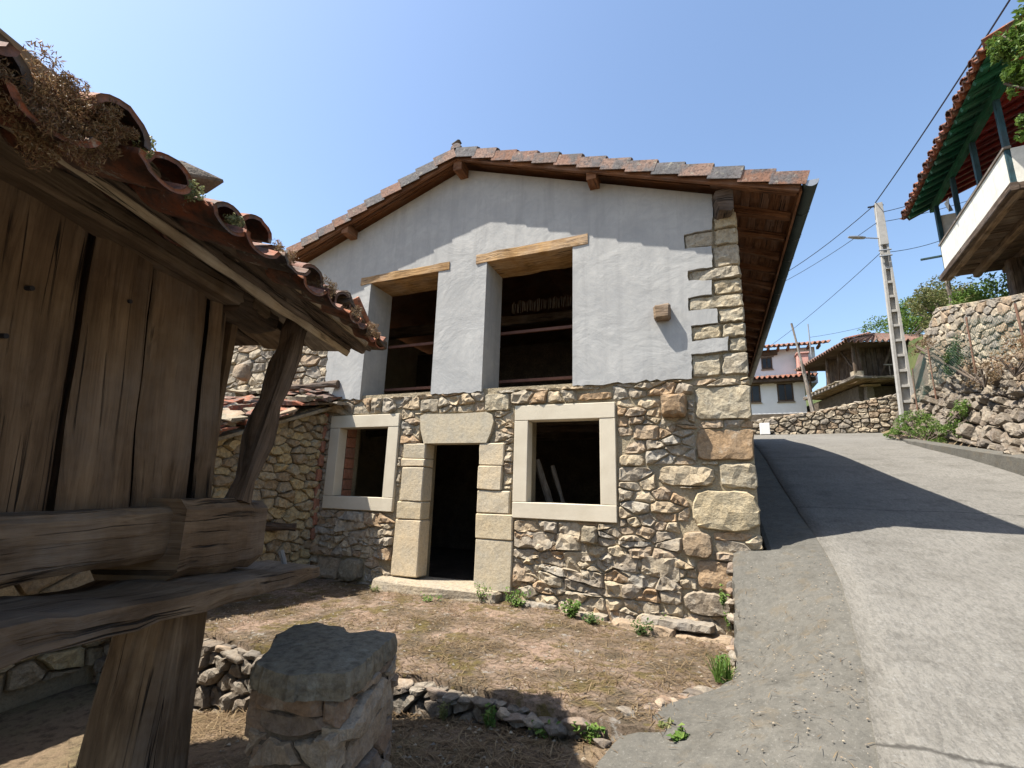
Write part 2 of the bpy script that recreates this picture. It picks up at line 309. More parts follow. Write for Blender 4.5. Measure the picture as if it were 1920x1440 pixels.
def box(name, x0, x1, y0, y1, z0, z1, mat, parent=None, bev=.006, jit=0.0):
    bm = bmesh.new(); vs = [bm.verts.new((x, y, z)) for x in (x0, x1) for y in (y0, y1) for z in (z0, z1)]
    for q in ((0, 1, 3, 2), (4, 6, 7, 5), (0, 4, 5, 1), (2, 3, 7, 6), (0, 2, 6, 4), (1, 5, 7, 3)): bm.faces.new([vs[i] for i in q])
    if jit:
        for v in bm.verts: v.co += V((U(-jit, jit), U(-jit, jit), U(-jit, jit)))
    if bev: bmesh.ops.bevel(bm, geom=bm.edges[:], offset=bev, segments=1, affect='EDGES')
    if jit:
        bmesh.ops.subdivide_edges(bm, edges=[e for e in bm.edges if e.calc_length() > .15], cuts=2, use_grid_fill=True)
        for v in bm.verts: v.co += MN.noise_vector(v.co * 7) * jit * .8
    bmesh.ops.recalc_face_normals(bm, faces=bm.faces[:])
    bm.verts.index_update(); vv = [v.co.copy() for v in bm.verts]; ff = [tuple(v.index for v in f_.verts) for f_ in bm.faces]
    uv = []
    for f_ in bm.faces:
        n = f_.normal
        for v in f_.verts: uv.append((v.co.x, v.co.z + v.co.y) if abs(n.x) < .7 else (v.co.y, v.co.z))
    bm.free(); return obj(name, vv, ff, mat, parent, False, uv)
def prism(name, outer, holes, y0, y1, mat, parent=None):     # polygon in (x,z) with holes, extruded along y
    loops = [[V((x, z, 0)) for x, z in outer]] + [[V((x, z, 0)) for x, z in h] for h in holes]
    tri = tessellate_polygon(loops); flat = [p for l in loops for p in l]; n = len(flat)
    vs = [V((p.x, y0, p.y)) for p in flat] + [V((p.x, y1, p.y)) for p in flat]; fs = []
    for t in tri:
        a, b, c = (flat[i] for i in t); s = (b - a).cross(c - a).z
        q = tuple(t) if s > 0 else tuple(t)[::-1]; fs.append(q); fs.append(tuple(i + n for i in q[::-1]))
    k = 0
    for l in loops:
        m = len(l)
        for i in range(m): fs.append((k + i, k + (i + 1) % m, n + k + (i + 1) % m, n + k + i))
        k += m
    return obj(name, vs, fs, mat, parent)
def rvec():
    while True:
        v = V((U(-1, 1), U(-1, 1), U(-1, 1)))
        if .05 < v.length < 1: return v
# ------------------------------------------------------------------ masonry
def clip(poly, p, d):           # keep points with (q-p).d <= 0
    out = []; n = len(poly)
    for i in range(n):
        a, b = poly[i], poly[(i + 1) % n]; da = (a[0] - p[0]) * d[0] + (a[1] - p[1]) * d[1]; db = (b[0] - p[0]) * d[0] + (b[1] - p[1]) * d[1]
        if da <= 0: out.append(a)
        if (da < 0 < db) or (db < 0 < da):
            t = da / (da - db); out.append((a[0] + (b[0] - a[0]) * t, a[1] + (b[1] - a[1]) * t))
    return out
def area(p): return abs(sum(p[i][0] * p[(i + 1) % len(p)][1] - p[(i + 1) % len(p)][0] * p[i][1] for i in range(len(p)))) / 2 if len(p) > 2 else 0
def cells(bound, wr, hr, excl=(), an=1.7, jit=.32, minarea=.004):
    xs = [p[0] for p in bound]; zs = [p[1] for p in bound]; seeds = []; z = min(zs)
    while z < max(zs):
        hgt = U(*hr) * (1.7 if rnd() < .15 else 1); x = min(xs) - U(0, wr[1])
        while x < max(xs) + .1:
            w = U(*wr) * (1.6 if rnd() < .14 else 1)
            cx, cz = x + w / 2 + U(-jit, jit) * w * .5, z + hgt / 2 + U(-jit, jit) * hgt
            if not any(e[0] < cx < e[1] and e[2] < cz < e[3] for e in excl): seeds.append((cx, cz))
            if rnd() < .12: seeds.append((x + U(-.06, .06), z + U(-.05, .05)))
            x += w
        z += hgt
    seeds = [s for s in seeds if not any(e[0] < s[0] < e[1] and e[2] < s[1] < e[3] for e in excl)]
    out = []
    for i, s in enumerate(seeds):
        poly = list(bound); nb = sorted((((q[0] - s[0]) ** 2 + (an * (q[1] - s[1])) ** 2), q) for j, q in enumerate(seeds) if j != i)[:44]
        for _, q in nb:
            poly = clip(poly, ((s[0] + q[0]) / 2, (s[1] + q[1]) / 2), (q[0] - s[0], an * an * (q[1] - s[1])))
            if len(poly) < 3: break
        for e in excl:
            if len(poly) < 3: break
            px = [p[0] for p in poly]; pz = [p[1] for p in poly]
            if min(px) < e[1] and max(px) > e[0] and min(pz) < e[3] and max(pz) > e[2]:
                poly = max((clip(poly, (e[0], 0), (1, 0)), clip(poly, (e[1], 0), (-1, 0)), clip(poly, (0, e[2]), (0, 1)), clip(poly, (0, e[3]), (0, -1))), key=area)
        if area(poly) > minarea:
            todo = [poly]
            while todo:
                q = todo.pop(); px = [p[0] for p in q]; pz = [p[1] for p in q]; w_, h_ = max(px) - min(px), max(pz) - min(pz)
                if (w_ > wr[1] * 2.1 or h_ > hr[1] * 2.2) and area(q) > .01:
                    c = ((max(px) + min(px)) / 2 + U(-.15, .15) * w_, (max(pz) + min(pz)) / 2 + U(-.15, .15) * h_); d = (1, U(-.2, .2)) if w_ / wr[1] > h_ / hr[1] else (U(-.2, .2), 1)
                    for sg in (1, -1):
                        k = clip(q, c, (d[0] * sg, d[1] * sg))
                        if area(k) > minarea: todo.append(k)
                else: out.append(q)
    return out
def stone_data(poly, F, prot, joint=.012, m=14, rough=.3, inset=.3, back=.06, cut=None):
    cx = sum(p[0] for p in poly) / len(poly); cz = sum(p[1] for p in poly) / len(poly); size = math.sqrt(max(1e-4, area(poly)))
    cut = cut or U(.05, .16); P = []; n = len(poly); per = sum(math.dist(poly[i], poly[(i + 1) % n]) for i in range(n)); st = max(.035, per / m)
    for i in range(n):
        a, b = poly[i], poly[(i + 1) % n]; L = math.dist(a, b)
        if L < .012: continue
        k = max(1, round(L * (1 - 2 * cut) / st)); nx, nz = (b[1] - a[1]) / L, -(b[0] - a[0]) / L
        for j in range(k + 1):
            f_ = cut + (1 - 2 * cut) * j / k; d = U(-.05, .05) * min(L, .2) * (0 < j < k)
            P.append((a[0] + (b[0] - a[0]) * f_ + nx * d, a[1] + (b[1] - a[1]) * f_ + nz * d))
    m = len(P); R = []
    for x, z in P:
        r = math.hypot(x - cx, z - cz); q = max(.3, 1 - joint / max(r, .01)) * U(.96, 1.02); R.append((cx + (x - cx) * q, cz + (z - cz) * q))
    off = V((U(0, 50), U(0, 50), U(0, 50))); vs = []; tilt = (U(-.2, .2), U(-.25, .15)); am = min(.03, prot) * rough
    def lay(q, n, jn, tl=1):
        for x, z in R:
            qx, qz = cx + (x - cx) * q, cz + (z - cz) * q
            h = n + jn * (1.6 * MN.noise(V((qx * 8, qz * 8, 0)) + off) + U(-.5, .5)) + (tilt[0] * (qx - cx) + tilt[1] * (qz - cz)) * tl * rough
            vs.append(fp(F, qx, qz, h))
    ins = min(.3, .02 / max(size, .05) * 1.4)
    lay(1, -back, 0, 0); lay(1, prot * .3, am * .5, .5); lay(1 - ins, prot * .88, am * .9)
    fs = []
    for l in range(2):
        for k in range(m): k2 = (k + 1) % m; fs.append((l * m + k, l * m + k2, (l + 1) * m + k2, (l + 1) * m + k))
    T = [(cx + (x - cx) * (1 - ins), cz + (z - cz) * (1 - ins)) for x, z in R]; sp = max(.05, size / 5)
    xs_ = [p[0] for p in T]; zs_ = [p[1] for p in T]; inn = []
    def inside(x, z):
        c = False
        for i in range(m):
            (x1, z1), (x2, z2) = T[i], T[(i + 1) % m]
            if (z1 > z) != (z2 > z) and x < (x2 - x1) * (z - z1) / (z2 - z1) + x1: c = not c
        return c
    z = min(zs_) + sp * .6
    while z < max(zs_):
        x = min(xs_) + sp * U(.2, .9)
        while x < max(xs_):
            q = (x + U(-.3, .3) * sp, z + U(-.3, .3) * sp)
            if inside(*q) and min(math.hypot(q[0] - t[0], q[1] - t[1]) for t in T) > sp * .4: inn.append(q)
            x += sp
        z += sp
    res = delaunay_2d_cdt([V((x, z)) for x, z in T + inn], [(i, (i + 1) % m) for i in range(m)], [], 1, 1e-5)
    if len(res[0]) != m + len(inn):
        vs.append(fp(F, cx, cz, prot)); fs += [(2 * m + k, 2 * m + (k + 1) % m, 3 * m) for k in range(m)]; return vs, fs
    for x, z in inn: vs.append(fp(F, x, z, prot + am * (1.8 * MN.noise(V((x * 7, z * 7, 3)) + off) + U(-.55, .55)) + (tilt[0] * (x - cx) + tilt[1] * (z - cz)) * rough))
    idx = res[3]; mp = [o[0] for o in idx]
    for t in res[2]: fs.append(tuple(2 * m + mp[i] for i in t))
    return vs, fs
def stone(poly, F, prot, mat, parent, name='stone', **k):
    v, f_ = stone_data(poly, F, prot, **k); return obj(name, v, f_, mat, parent, k.get('smooth', False))
def rectp(x0, x1, z0, z1, j=.02): return [(x0 + U(-j, j), z0 + U(-j, j)), (x1 + U(-j, j), z0 + U(-j, j)), (x1 + U(-j, j), z1 + U(-j, j)), (x0 + U(-j, j), z1 + U(-j, j))]
def ovalp(x0, x1, z0, z1, n=13):
    g = lambda v: math.copysign(abs(v) ** .6, v)
    return [((x0 + x1) / 2 + (x1 - x0) / 2 * g(math.cos(a)) * U(.93, 1.02), (z0 + z1) / 2 + (z1 - z0) / 2 * g(math.sin(a)) * U(.93, 1.02)) for a in [i * 2 * math.pi / n for i in range(n)]]
def wallstones(polys, F, prot, mat, parent, limit=290, joint=.012, m=12, rough=.35):
    polys = sorted(polys, key=area, reverse=True)
    for p in polys[:limit]: stone(p, F, U(*prot), mat, parent, joint=joint, m=m, rough=rough)
    if len(polys) > limit:
        mb = MB()
        for p in polys[limit:]: mb.add(*stone_data(p, F, U(*prot), joint=joint, m=9, rough=rough))
        mb.build('small_stones', mat, parent, kind='stuff')
def boulder(name, c, r, mat, parent=None, n=2, amp=.35):
    bm = bmesh.new()
    for _ in range(18):
        d = rvec().normalized() * U(.8, 1.1); bm.verts.new((d.x * r[0], d.y * r[1], max(-.8, min(.75 + U(-.06, .06), d.z)) * r[2]))
    bmesh.ops.convex_hull(bm, input=bm.verts[:]); bmesh.ops.delete(bm, geom=[v for v in bm.verts if not v.link_faces], context='VERTS')
    bmesh.ops.bevel(bm, geom=bm.edges[:], offset=min(r) * .08, segments=1, affect='EDGES'); bm.verts.index_update()
    vs = [v.co + V(c) for v in bm.verts]; fs = [tuple(v.index for v in f_.verts) for f_ in bm.faces]; bm.free(); return obj(name, vs, fs, mat, parent)
# ------------------------------------------------------------------ leaves
def leafq(c, size, nrm, asp=.55):
    n = V(nrm).normalized(); a = n.orthogonal().normalized(); b = n.cross(a); an = U(0, 6.28); d = a * math.cos(an) + b * math.sin(an); e = n.cross(d)
    tip = n * size * .18
    return [c - d * size * .5, c + e * size * asp * .5 + tip * .4, c + d * size * .5 - tip, c - e * size * asp * .5 + tip * .4], [(0, 1, 2), (0, 2, 3)]
def rvec():
    while True:
        v = V((U(-1, 1), U(-1, 1), U(-1, 1)))
        if .05 < v.length < 1: return v
def crown(mb, c, r, n, size, clump=.35, nc=14):
    C = []
    for _ in range(nc):
        d = rvec(); C.append((V(c) + V((d.x * r[0], d.y * r[1], d.z * r[2])), U(.6, 1.2)))
    for _ in range(n):
        cc, k = random.choice(C); d = rvec(); p = cc + V((d.x * r[0], d.y * r[1], d.z * r[2])) * clump * k
        mb.add(*leafq(p, size * U(.6, 1.3), rvec() + V((0, 0, .6))))
def weed(loc, h, r, n, label, mat='leaf', size=.05, group='weeds in the courtyard'):
    t = thing('weed', label, 'weed', loc, group); mb = MB(); st = MB(); L = V(loc)
    for i in range(max(4, n // 14)):
        a = U(0, 6.28); q = U(0, r); tip = L + V((math.cos(a) * q, math.sin(a) * q, h * U(.5, 1)))
        st.add(*bar_data([L + V((math.cos(a) * q * .3, math.sin(a) * q * .3, -.03)), tip], .005, .005, (1, .3, 0), sec=RECT[::2], seg=1)[:2])
        for j in range(14):
            f_ = U(.2, 1.05); mb.add(*leafq(L.lerp(tip, f_) + rvec() * r * .3, size * U(.6, 1.3), rvec() * .6 + V((0, -.3, 1))))
    st.build('stem', 'leaf_olive', t); mb.build('leaves', mat, t); return t
def straws(mb, n, region, zf, L=(.05, .16), thick=.0022):
    for _ in range(n):
        x, y = region()
        if MN.noise(V((x * 1.1, y * 1.5, 7))) + .5 * MN.noise(V((x * 4, y * 4, 2))) < U(-.55, .35): continue
        z = zf(x, y) + .004; a = U(0, 6.28); l = U(*L); d = V((math.cos(a), math.sin(a), U(-.05, .22))) * l; e = V((-math.sin(a), math.cos(a), 0)) * thick
        p = V((x, y, z)); q = p + d * .5 + V((0, 0, .01 * rnd()))
        mb.add([p - e, p + e, q + e, q - e, p + d], [(0, 1, 2, 3), (3, 2, 4)])
def lin(x, xs, ys):
    if x <= xs[0]: return ys[0]
    for a, b, c, d in zip(xs, xs[1:], ys, ys[1:]):
        if x <= b: return c + (d - c) * (x - a) / (b - a)
    return ys[-1]
def sm(x): x = max(0, min(1, x)); return x * x * (3 - 2 * x)
def grid(name, xs, ys, zf, mat, parent=None, smooth=True):
    vs = [V((x, y, zf(x, y))) for y in ys for x in xs]; n = len(xs)
    fs = [(j * n + i, j * n + i + 1, (j + 1) * n + i + 1, (j + 1) * n + i) for j in range(len(ys) - 1) for i in range(n - 1)]
    return obj(name, vs, fs, mat, parent, smooth)
def rng(a, b, st): n = max(1, round((b - a) / st)); return [a + (b - a) * i / n for i in range(n + 1)]
# ================================================================== GROUND
RY = [-40, -9, -6.5, -3.25, -2.34, -1.05, 0, .9, 4, 6, 8.5, 11.3, 14, 18, 40]
RZ = [-4, -.6, -.25, .31, .53, .84, 1.07, 1.27, 1.96, 2.46, 2.97, 3.43, 3.93, 4.3, 5.5]
def roadz(y): return lin(y, RY, RZ)
def groundz(x, y):
    low = lin(x, [-9, -4.2, -1.6, -.4], [-.6, -.45, -.02, .0]) + .05 * MN.noise(V((x * .9, y * .9, 0)))
    if y < -3: low += (y + 3) * .03
    bank = roadz(y) - .22
    e = sm((x + .9) / 1.0) if y < 0 else 1.0
    z = low * (1 - e) + min(bank, bank) * e if y < 0 else bank
    if -2.7 < y < 0 and x < .2: z = min(z, low - .05)
    if y >= 0 and x < .5: z = min(z, .05) if y < 11 else z
    if x > 4.9: z += lin(y, [9, 13], [1, .3]) * min(9, (x - 4.9) * 1.3) * sm((y - 1) / 3) if x < 8 else min(5.2, 3.2 * 1.3) * sm((y - 1) / 3) + (x - 8) * .22
    d = math.hypot(x, y)
    if y > 16: z += (y - 16) * .04
    if d > 60: z = z * .9 + 6 * MN.noise(V((x * .012, y * .012, 3)))
    return z
gx = rng(-400, -40, 45) + rng(-30, -10, 5) + rng(-9, 9, .4) + rng(11, 40, 5) + rng(60, 400, 45)
gy = rng(-400, -40, 45) + rng(-30, -10, 5) + rng(-9, 18, .4) + rng(20, 50, 4) + rng(60, 500, 45)
tag(grid('ground', gx, gy, groundz, 'ground'), 'brown dry earth and hillside ground', kind='structure')
# terrace in front of the house
def terrz(x, y): return .13 - .11 * sm((x + 2.2) / 1.6) * sm(1 + y / 2.4) + .012 * MN.noise(V((x * 3, y * 3, 1)))
def terr_edge(x): return -2.86 + .06 * math.sin(x * 2.3) + .05 * MN.noise(V((x * 4, 0, 0)))
vs = []; fs = []; xs = rng(-6.25, .3, .12); ny = 18
for x in xs:
    for j in range(ny + 1):
        y = terr_edge(x) + (-.0 + .35 - terr_edge(x)) * j / ny; vs.append(V((x, y, terrz(x, y))))
    vs.append(V((x, terr_edge(x) + .01, -.7)))
n = ny + 2
for i in range(len(xs) - 1):
    for j in range(ny): fs.append((i * n + j, (i + 1) * n + j, (i + 1) * n + j + 1, i * n + j + 1))
    fs.append((i * n, i * n + n - 1, (i + 1) * n + n - 1, (i + 1) * n))
terr = tag(obj('terrace', vs, fs, 'terrace', None, True), 'mossy dry courtyard terrace before the stone house', kind='structure')
# road
def seamx(y): return lin(y, [-9, -7, -4.5, -3.25, -2.34, -1.05, -.2, 3, 12, 17], [.1, .25, .5, .68, .85, 1.03, 1.08, 1.1, 1.2, 1.2])
ys = rng(-9, 16, .25); vs = []; fs = []; nx = 16
for y in ys:
    x0 = seamx(y) + .012 * MN.noise(V((0, y * 3, 0))); x1 = 4.85 + max(0, y - 9) * .16 + .12 * math.sin(y * .6)
    for i in range(nx + 1):
        x = x0 + (x1 - x0) * i / nx; vs.append(V((x, y, roadz(y) + .018 * MN.noise(V((x * .8, y * .8, 5))) + .02)))
    vs.append(V((x0, y, roadz(y) - .3)))
n = nx + 2
for j in range(len(ys) - 1):
    for i in range(nx): fs.append((j * n + i, j * n + i + 1, (j + 1) * n + i + 1, (j + 1) * n + i))
    fs.append((j * n, (j + 1) * n, (j + 1) * n + n - 1, j * n + n - 1))
tag(obj('road', vs, fs, 'road', None, True), 'pale concrete lane climbing beside the house', kind='structure')
# old concrete apron beside the road
LE = [(12, .5, 3.57), (11.3, .5, 3.43), (8.5, .5, 2.97), (6, .5, 2.46), (4, .5, 1.96), (1.0, .52, 1.27), (.04, .16, 1.02), (-.15, .15, .93), (-.6, .14, .74), (-1.2, .11, .44), (-1.6, .09, .26), (-1.8, .06, .19), (-2.0, -.05, .17), (-2.2, -.24, .16), (-2.45, -.42, .15), (-2.75, -.6, .12), (-3.3, -.75, .05), (-4.5, -1.0, -.05), (-7, -1.3, -.3), (-9, -1.5, -.55)]
ly = [a[0] for a in LE][::-1]; lx = [a[1] for a in LE][::-1]; lz = [a[2] for a in LE][::-1]
ys = rng(-9, -3.5, .25) + rng(-3.4, 1.0, .06) + rng(1.3, 12, .4); vs = []; fs = []; nx = 14
for y in ys:
    x0 = lin(y, ly, lx) + .035 * MN.noise(V((0, y * 7, 2))); x1 = seamx(y) + .03; z0 = lin(y, ly, lz); z1 = roadz(y) + .004
    if y > 0: x0 = max(x0, .53)
    vs.append(V((x0 - .02, y, z0 - .95)))
    for i in range(nx + 1):
        f_ = i / nx; x = x0 + (x1 - x0) * f_; vs.append(V((x, y, z0 + (z1 - z0) * sm(f_) - (.03 if i == 0 else 0) + .012 * MN.noise(V((x * 2.5, y * 2.5, 8))))))
n = nx + 2
for j in range(len(ys) - 1):
    for i in range(n - 1): fs.append((j * n + i, j * n + i + 1, (j + 1) * n + i + 1, (j + 1) * n + i))
tag(obj('apron', vs, fs, 'apron', None, False), 'rough grey older concrete apron between terrace and lane', kind='structure')
# ================================================================== HOUSE
house = thing('stone_house', 'renovated stone house with grey plastered gable and empty window openings', 'house', (-3.75, 0, .1))
HX = -3.72; EX, EZ = 1.22, 5.42; RZ0 = 7.16; SL = (RZ0 - EZ) / (EX - HX); DEP = 11.0
def roofz(x): return RZ0 - SL * abs(x - HX)
WB = [(-8.0, -.3), (.47, -.3), (.47, 3.12), (-8.0, 3.12)]
op_lw = [(-5.96, 1.34), (-4.77, 1.34), (-4.77, 2.66), (-5.96, 2.66)]; op_rw = [(-2.53, 1.35), (-1.29, 1.35), (-1.29, 2.7), (-2.53, 2.7)]
op_d = [(-4.32, .2), (-3.05, .2), (-3.05, 2.4), (-4.32, 2.4)]
core = prism('facade_wall', WB, [op_lw, op_rw, op_d], .02, .62, 'mortar', house)
# plaster gable
teeth = [(.20, 5.50), (.175, 5.138), (-.183, 5.126), (-.193, 4.91), (.158, 4.887), (.141, 4.594), (-.161, 4.58), (-.168, 4.433), (.131, 4.404), (.119, 4.202), (-.179, 4.196), (-.175, 4.006), (.172, 4.001), (.16, 3.804), (-.165, 3.788), (-.162, 3.582), (.274, 3.598), (.263, 3.421), (-.171, 3.408), (-.18, 3.094)]
def dense(pts, st, j):
    out = []
    for a, b in zip(pts, pts[1:]):
        n = max(1, int(math.dist(a, b) / st))
        for i in range(n): f_ = i / n; out.append((a[0] + (b[0] - a[0]) * f_ + (U(-j, j) if i or j > .01 else U(-j, j)), a[1] + (b[1] - a[1]) * f_ + U(-j, j)))
    return out
bot = dense([(-.18, 3.094), (-1.56, 3.075), (-1.78, 3.072)], .07, .02) + [(-1.77, 3.07), (-1.77, 5.32), (-3.2, 5.32), (-3.2, 3.066)] + dense([(-3.2, 3.066), (-4.1, 3.06)], .07, .018)[1:] + [(-4.1, 3.06), (-4.1, 5.27), (-5.5, 5.27), (-5.5, 3.04)] + dense([(-5.5, 3.04), (-6.29, 3.1), (-6.3, 3.6), (-6.36, 4.3), (-7.9, 4.5)], .07, .022)[1:] + [(-7.9, 4.5)]
topl = [(-7.9, roofz(-7.9) - .14), (HX, RZ0 - .12), (.20, roofz(.2) - .12)]
outl = topl + dense(teeth, .06, .009) + bot
outl = outl[::-1]
prism('plaster_gable', outl, [], -.035, .6, 'plaster', house)
F0 = fr((0, .02, 0), (1, 0, 0), (0, 0, 1), (0, -1, 0))
box('quoin_core', -.22, .465, .03, .57, 3.0, 5.42, 'mortar', house, 0)
box('gable_core', -12, -6.2, .03, .57, 3.0, 4.6, 'mortar', house, 0)
# quoins above (alternating long and short)
zq = [(3.10, 3.40, -.19), (3.41, 3.59, .28), (3.60, 3.79, -.17), (3.80, 4.0, .18), (4.01, 4.19, -.18), (4.20, 4.40, .14), (4.41, 4.58, -.17), (4.59, 4.885, .16), (4.90, 5.13, -.19), (5.14, 5.36, .19)]
for a, b, l in zq:
    if l < 0 and rnd() < .6:
        c = U(.05, .2); stone([(l, a), (c, a), (c + .02, b), (l, b)], F0, U(.03, .045), 'quoin_stone', core, 'quoin', m=18, rough=.5, joint=.006); stone([(c + .01, a), (.49, a), (.49, b), (c + .03, b)], F0, U(.03, .045), 'quoin_stone', core, 'quoin', m=16, rough=.5, joint=.006)
    else: stone([(l, a), (.49, a), (.49, b), (l, b)], F0, U(.03, .045), 'quoin_stone', core, 'quoin', m=18, rough=.5, joint=.006)
# hand placed large stones in the facade: x0,x1,z0,z1,kind
BIG = [(-.29, .50, 1.19, 1.70, 'o', 'yellow_stone', .075), (-.18, .49, 2.03, 2.43, 'r', 'rust_stone', .05), (-.17, .49, 2.54, 2.97, 'r', 'quoin_stone', .05), (.07, .49, 1.70, 2.02, 'r', 'quoin_stone', .05),
       (-.68, .04, 1.71, 1.98, 'o', 'facade_stone', .06), (-.40, -.04, .87, 1.19, 'o', 'rust_stone', .1), (-.25, .16, .53, .86, 'r', 'facade_stone', .06), (-.42, .13, .24, .51, 'o', 'facade_stone', .09),
       (-.59, -.26, 2.59, 2.88, 'r', 'rust_stone', .26), (-1.65, -1.44, .95, 1.18, 'r', 'dark_stone', .16), (-3.15, -2.72, 2.76, 3.02, 'r', 'quoin_stone', .06), (-4.3, -3.95, 2.78, 3.0, 'r', 'pale_stone', .055),
       (-1.72, -1.22, 2.86, 2.97, 'r', 'rust_stone', .045), (-.95, -.62, 2.3, 2.5, 'r', 'facade_stone', .05), (-1.15, -.8, 1.95, 2.12, 'o', 'facade_stone', .05), (-5.55, -5.12, .15, .5, 'o', 'dark_stone', .16), (-6.05, -5.6, .15, .48, 'r', 'facade_stone', .06)]
EXC = [(-6.09, -4.645, 1.21, 2.79), (-2.66, -1.16, 1.215, 2.84), (-4.61, -2.62, .0, 1.62), (-4.58, -2.80, 1.6, 2.285), (-4.26, -2.97, 2.28, 2.755)] + [(b[0], b[1], b[2], b[3]) for b in BIG]
for x0, x1, z0, z1, k, mt, pr in BIG:
    stone(ovalp(x0, x1, z0, z1) if k == 'o' else rectp(x0, x1, z0, z1, .012), F0, pr, mt, core, m=20, rough=.5 if pr < .1 else .25, joint=.006)
polys = cells([(-6.5, .02), (.49, .02), (.49, 3.07), (-6.5, 3.07)], (.13, .34), (.06, .14), EXC, 1.9, .34, .0025)
wallstones(polys, F0, (.012, .07), 'facade_stone', core, 290, .006, 12, .9)
# stones left of the plaster, above the ruin
polys = cells([(-11, 2.9), (-6.3, 2.9), (-6.34, 4.28), (-11, 4.5)], (.2, .38), (.11, .2))
wallstones(polys, F0, (.03, .07), 'pale_stone', core, 140, .008, 12, .6)
# ledge stones at the foot of the wall on the right
FL = fr((0, -.1, 0), (1, 0, 0), (0, 0, 1), (0, -1, 0))
for x0, x1, z0, z1, pr in [(-1.25, -.5, -.06, .1, .14), (-.52, .1, -.08, .06, .18), (-.9, -.1, .08, .17, .1), (-1.9, -1.3, -.02, .13, .06), (-2.55, -1.95, .02, .17, .05)]:
    stone(rectp(x0, x1, z0, z1, .02), FL, pr, 'pale_stone', core, 'ledge_stone', m=20, rough=.5, joint=.004, back=.3)
# window surrounds
def surround(x0, x1, z0, z1, a0, a1, b0, b1):
    y0, y1 = -.035, .17
    box('window_lintel', x0, x1, y0, y1, b1, z1, 'ashlar_new', house, .007, .0022); box('window_sill', x0, x1, y0 - .003, y1, z0, b0, 'ashlar_new', house, .007, .0022)
    box('window_jamb', x0, a0, y0 + .002, y1 - .002, b0 + .004, b1 - .004, 'ashlar_new', house, .006, .0022); box('window_jamb', a1, x1, y0 + .002, y1 - .002, b0 + .004, b1 - .004, 'ashlar_new', house, .006, .0022)
surround(-6.07, -4.665, 1.228, 2.775, -5.865, -4.87, 1.435, 2.566)
surround(-2.64, -1.178, 1.235, 2.82, -2.43, -1.392, 1.45, 2.60)
# door stones
def ash(x0, x1, z0, z1, nm): box(nm, x0, x1, -.03 - U(0, .012), .22 + U(0, .03), z0 + .004, z1 - .004, 'ashlar_old', house, .014, .007)
for z0, z1, l in [(.30, 1.13, -4.59), (1.13, 1.40, -4.575), (1.40, 1.92, -4.53), (1.92, 2.05, -4.56), (2.05, 2.285, -4.54)]: ash(l, -4.13, z0, z1, 'door_jamb')
for z0, z1, r in [(.24, .92, -2.63), (.92, 1.27, -2.625), (1.27, 1.60, -2.69), (1.60, 1.95, -2.82), (1.95, 2.285, -2.79)]: ash(-3.2, r, z0, z1, 'door_jamb')
prism('door_lintel', [(-4.16, 2.285), (-3.08, 2.285), (-3.02, 2.42), (-2.975, 2.6), (-3.0, 2.7), (-3.1, 2.745), (-3.6, 2.735), (-4.18, 2.75), (-4.26, 2.72), (-4.235, 2.5)], [], -.045, .25, 'ashlar_old', house)
for i in range(7): box('reveal_brick', -5.955 + U(0, .012), -5.868, .19, .42, 1.36 + i * .18, 1.53 + i * .18, 'brick', house, .008)
box('door_step', -4.78, -2.78, -.27, .45, .06, .275, 'pale_stone', house, .03, .03)
# lintel beams of upper openings
bar('wood_lintel', [(-5.72, .28, 5.235), (-3.89, .28, 5.255)], .66, .15, (0, 1, 0), 'lintel_wood', house, sec=SHARP, seg=10, rough=.006)
bar('wood_lintel', [(-3.39, .28, 5.285), (-1.536, .28, 5.31)], .66, .17, (0, 1, 0), 'lintel_wood', house, sec=SHARP, seg=10, rough=.006)
# bars and inner joists across the openings
for x0, x1, z in [(-3.3, -1.7, 4.2), (-3.3, -1.7, 3.36), (-5.65, -4.0, 4.16), (-5.65, -4.0, 3.34)]:
    box('cross_bar', x0, x1, .62, .66, z - .025, z + .025, 'bar_red', house, .004)
bar('inner_beam', [(-7, 2.2, 5.05), (0, 2.2, 5.0)], .16, .2, (0, 1, 0), 'dark_wood', house, seg=8, rough=.02)
mb = MB()
for i in range(70):
    x = -3.6 + i * .033 + U(-.01, .01); mb.add(*bar_data([(x, 2.05, 5.35 + U(-.04, .04)), (x + U(-.02, .02), 2.05, 5.16 - U(0, .05))], .014, .014, (1, 0, 0), sec=RECT[::2], seg=1))
mb.build('wicker_sticks', 'grey_wood', house, kind='stuff')
box('knob_block', -.61, -.4, -.17, .1, 3.89, 4.1, 'old_wood', house, .03, .012)
# other walls of the house
box('side_wall', -.1, .47, .621, DEP - .3, -.2, 5.4, 'mortar', house, 0); box('side_wall', -8.0, -7.45, .621, DEP - .3, -.2, 5.4, 'mortar', house, 0)
prism('back_wall', [(-8, -.2), (.47, -.2), (.47, 5.4), (HX, RZ0 - .2), (-8, 5.4)], [], DEP - .29, DEP + .2, 'mortar', house)
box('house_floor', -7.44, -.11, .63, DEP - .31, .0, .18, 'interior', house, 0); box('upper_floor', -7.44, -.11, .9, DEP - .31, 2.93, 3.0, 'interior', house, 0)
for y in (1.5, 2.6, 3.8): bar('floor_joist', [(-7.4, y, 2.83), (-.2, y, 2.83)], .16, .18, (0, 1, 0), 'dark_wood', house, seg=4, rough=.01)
box('partition_wall', -7.4, -.15, 4.4, 4.6, .19, 5.2, 'interior', house, 0)
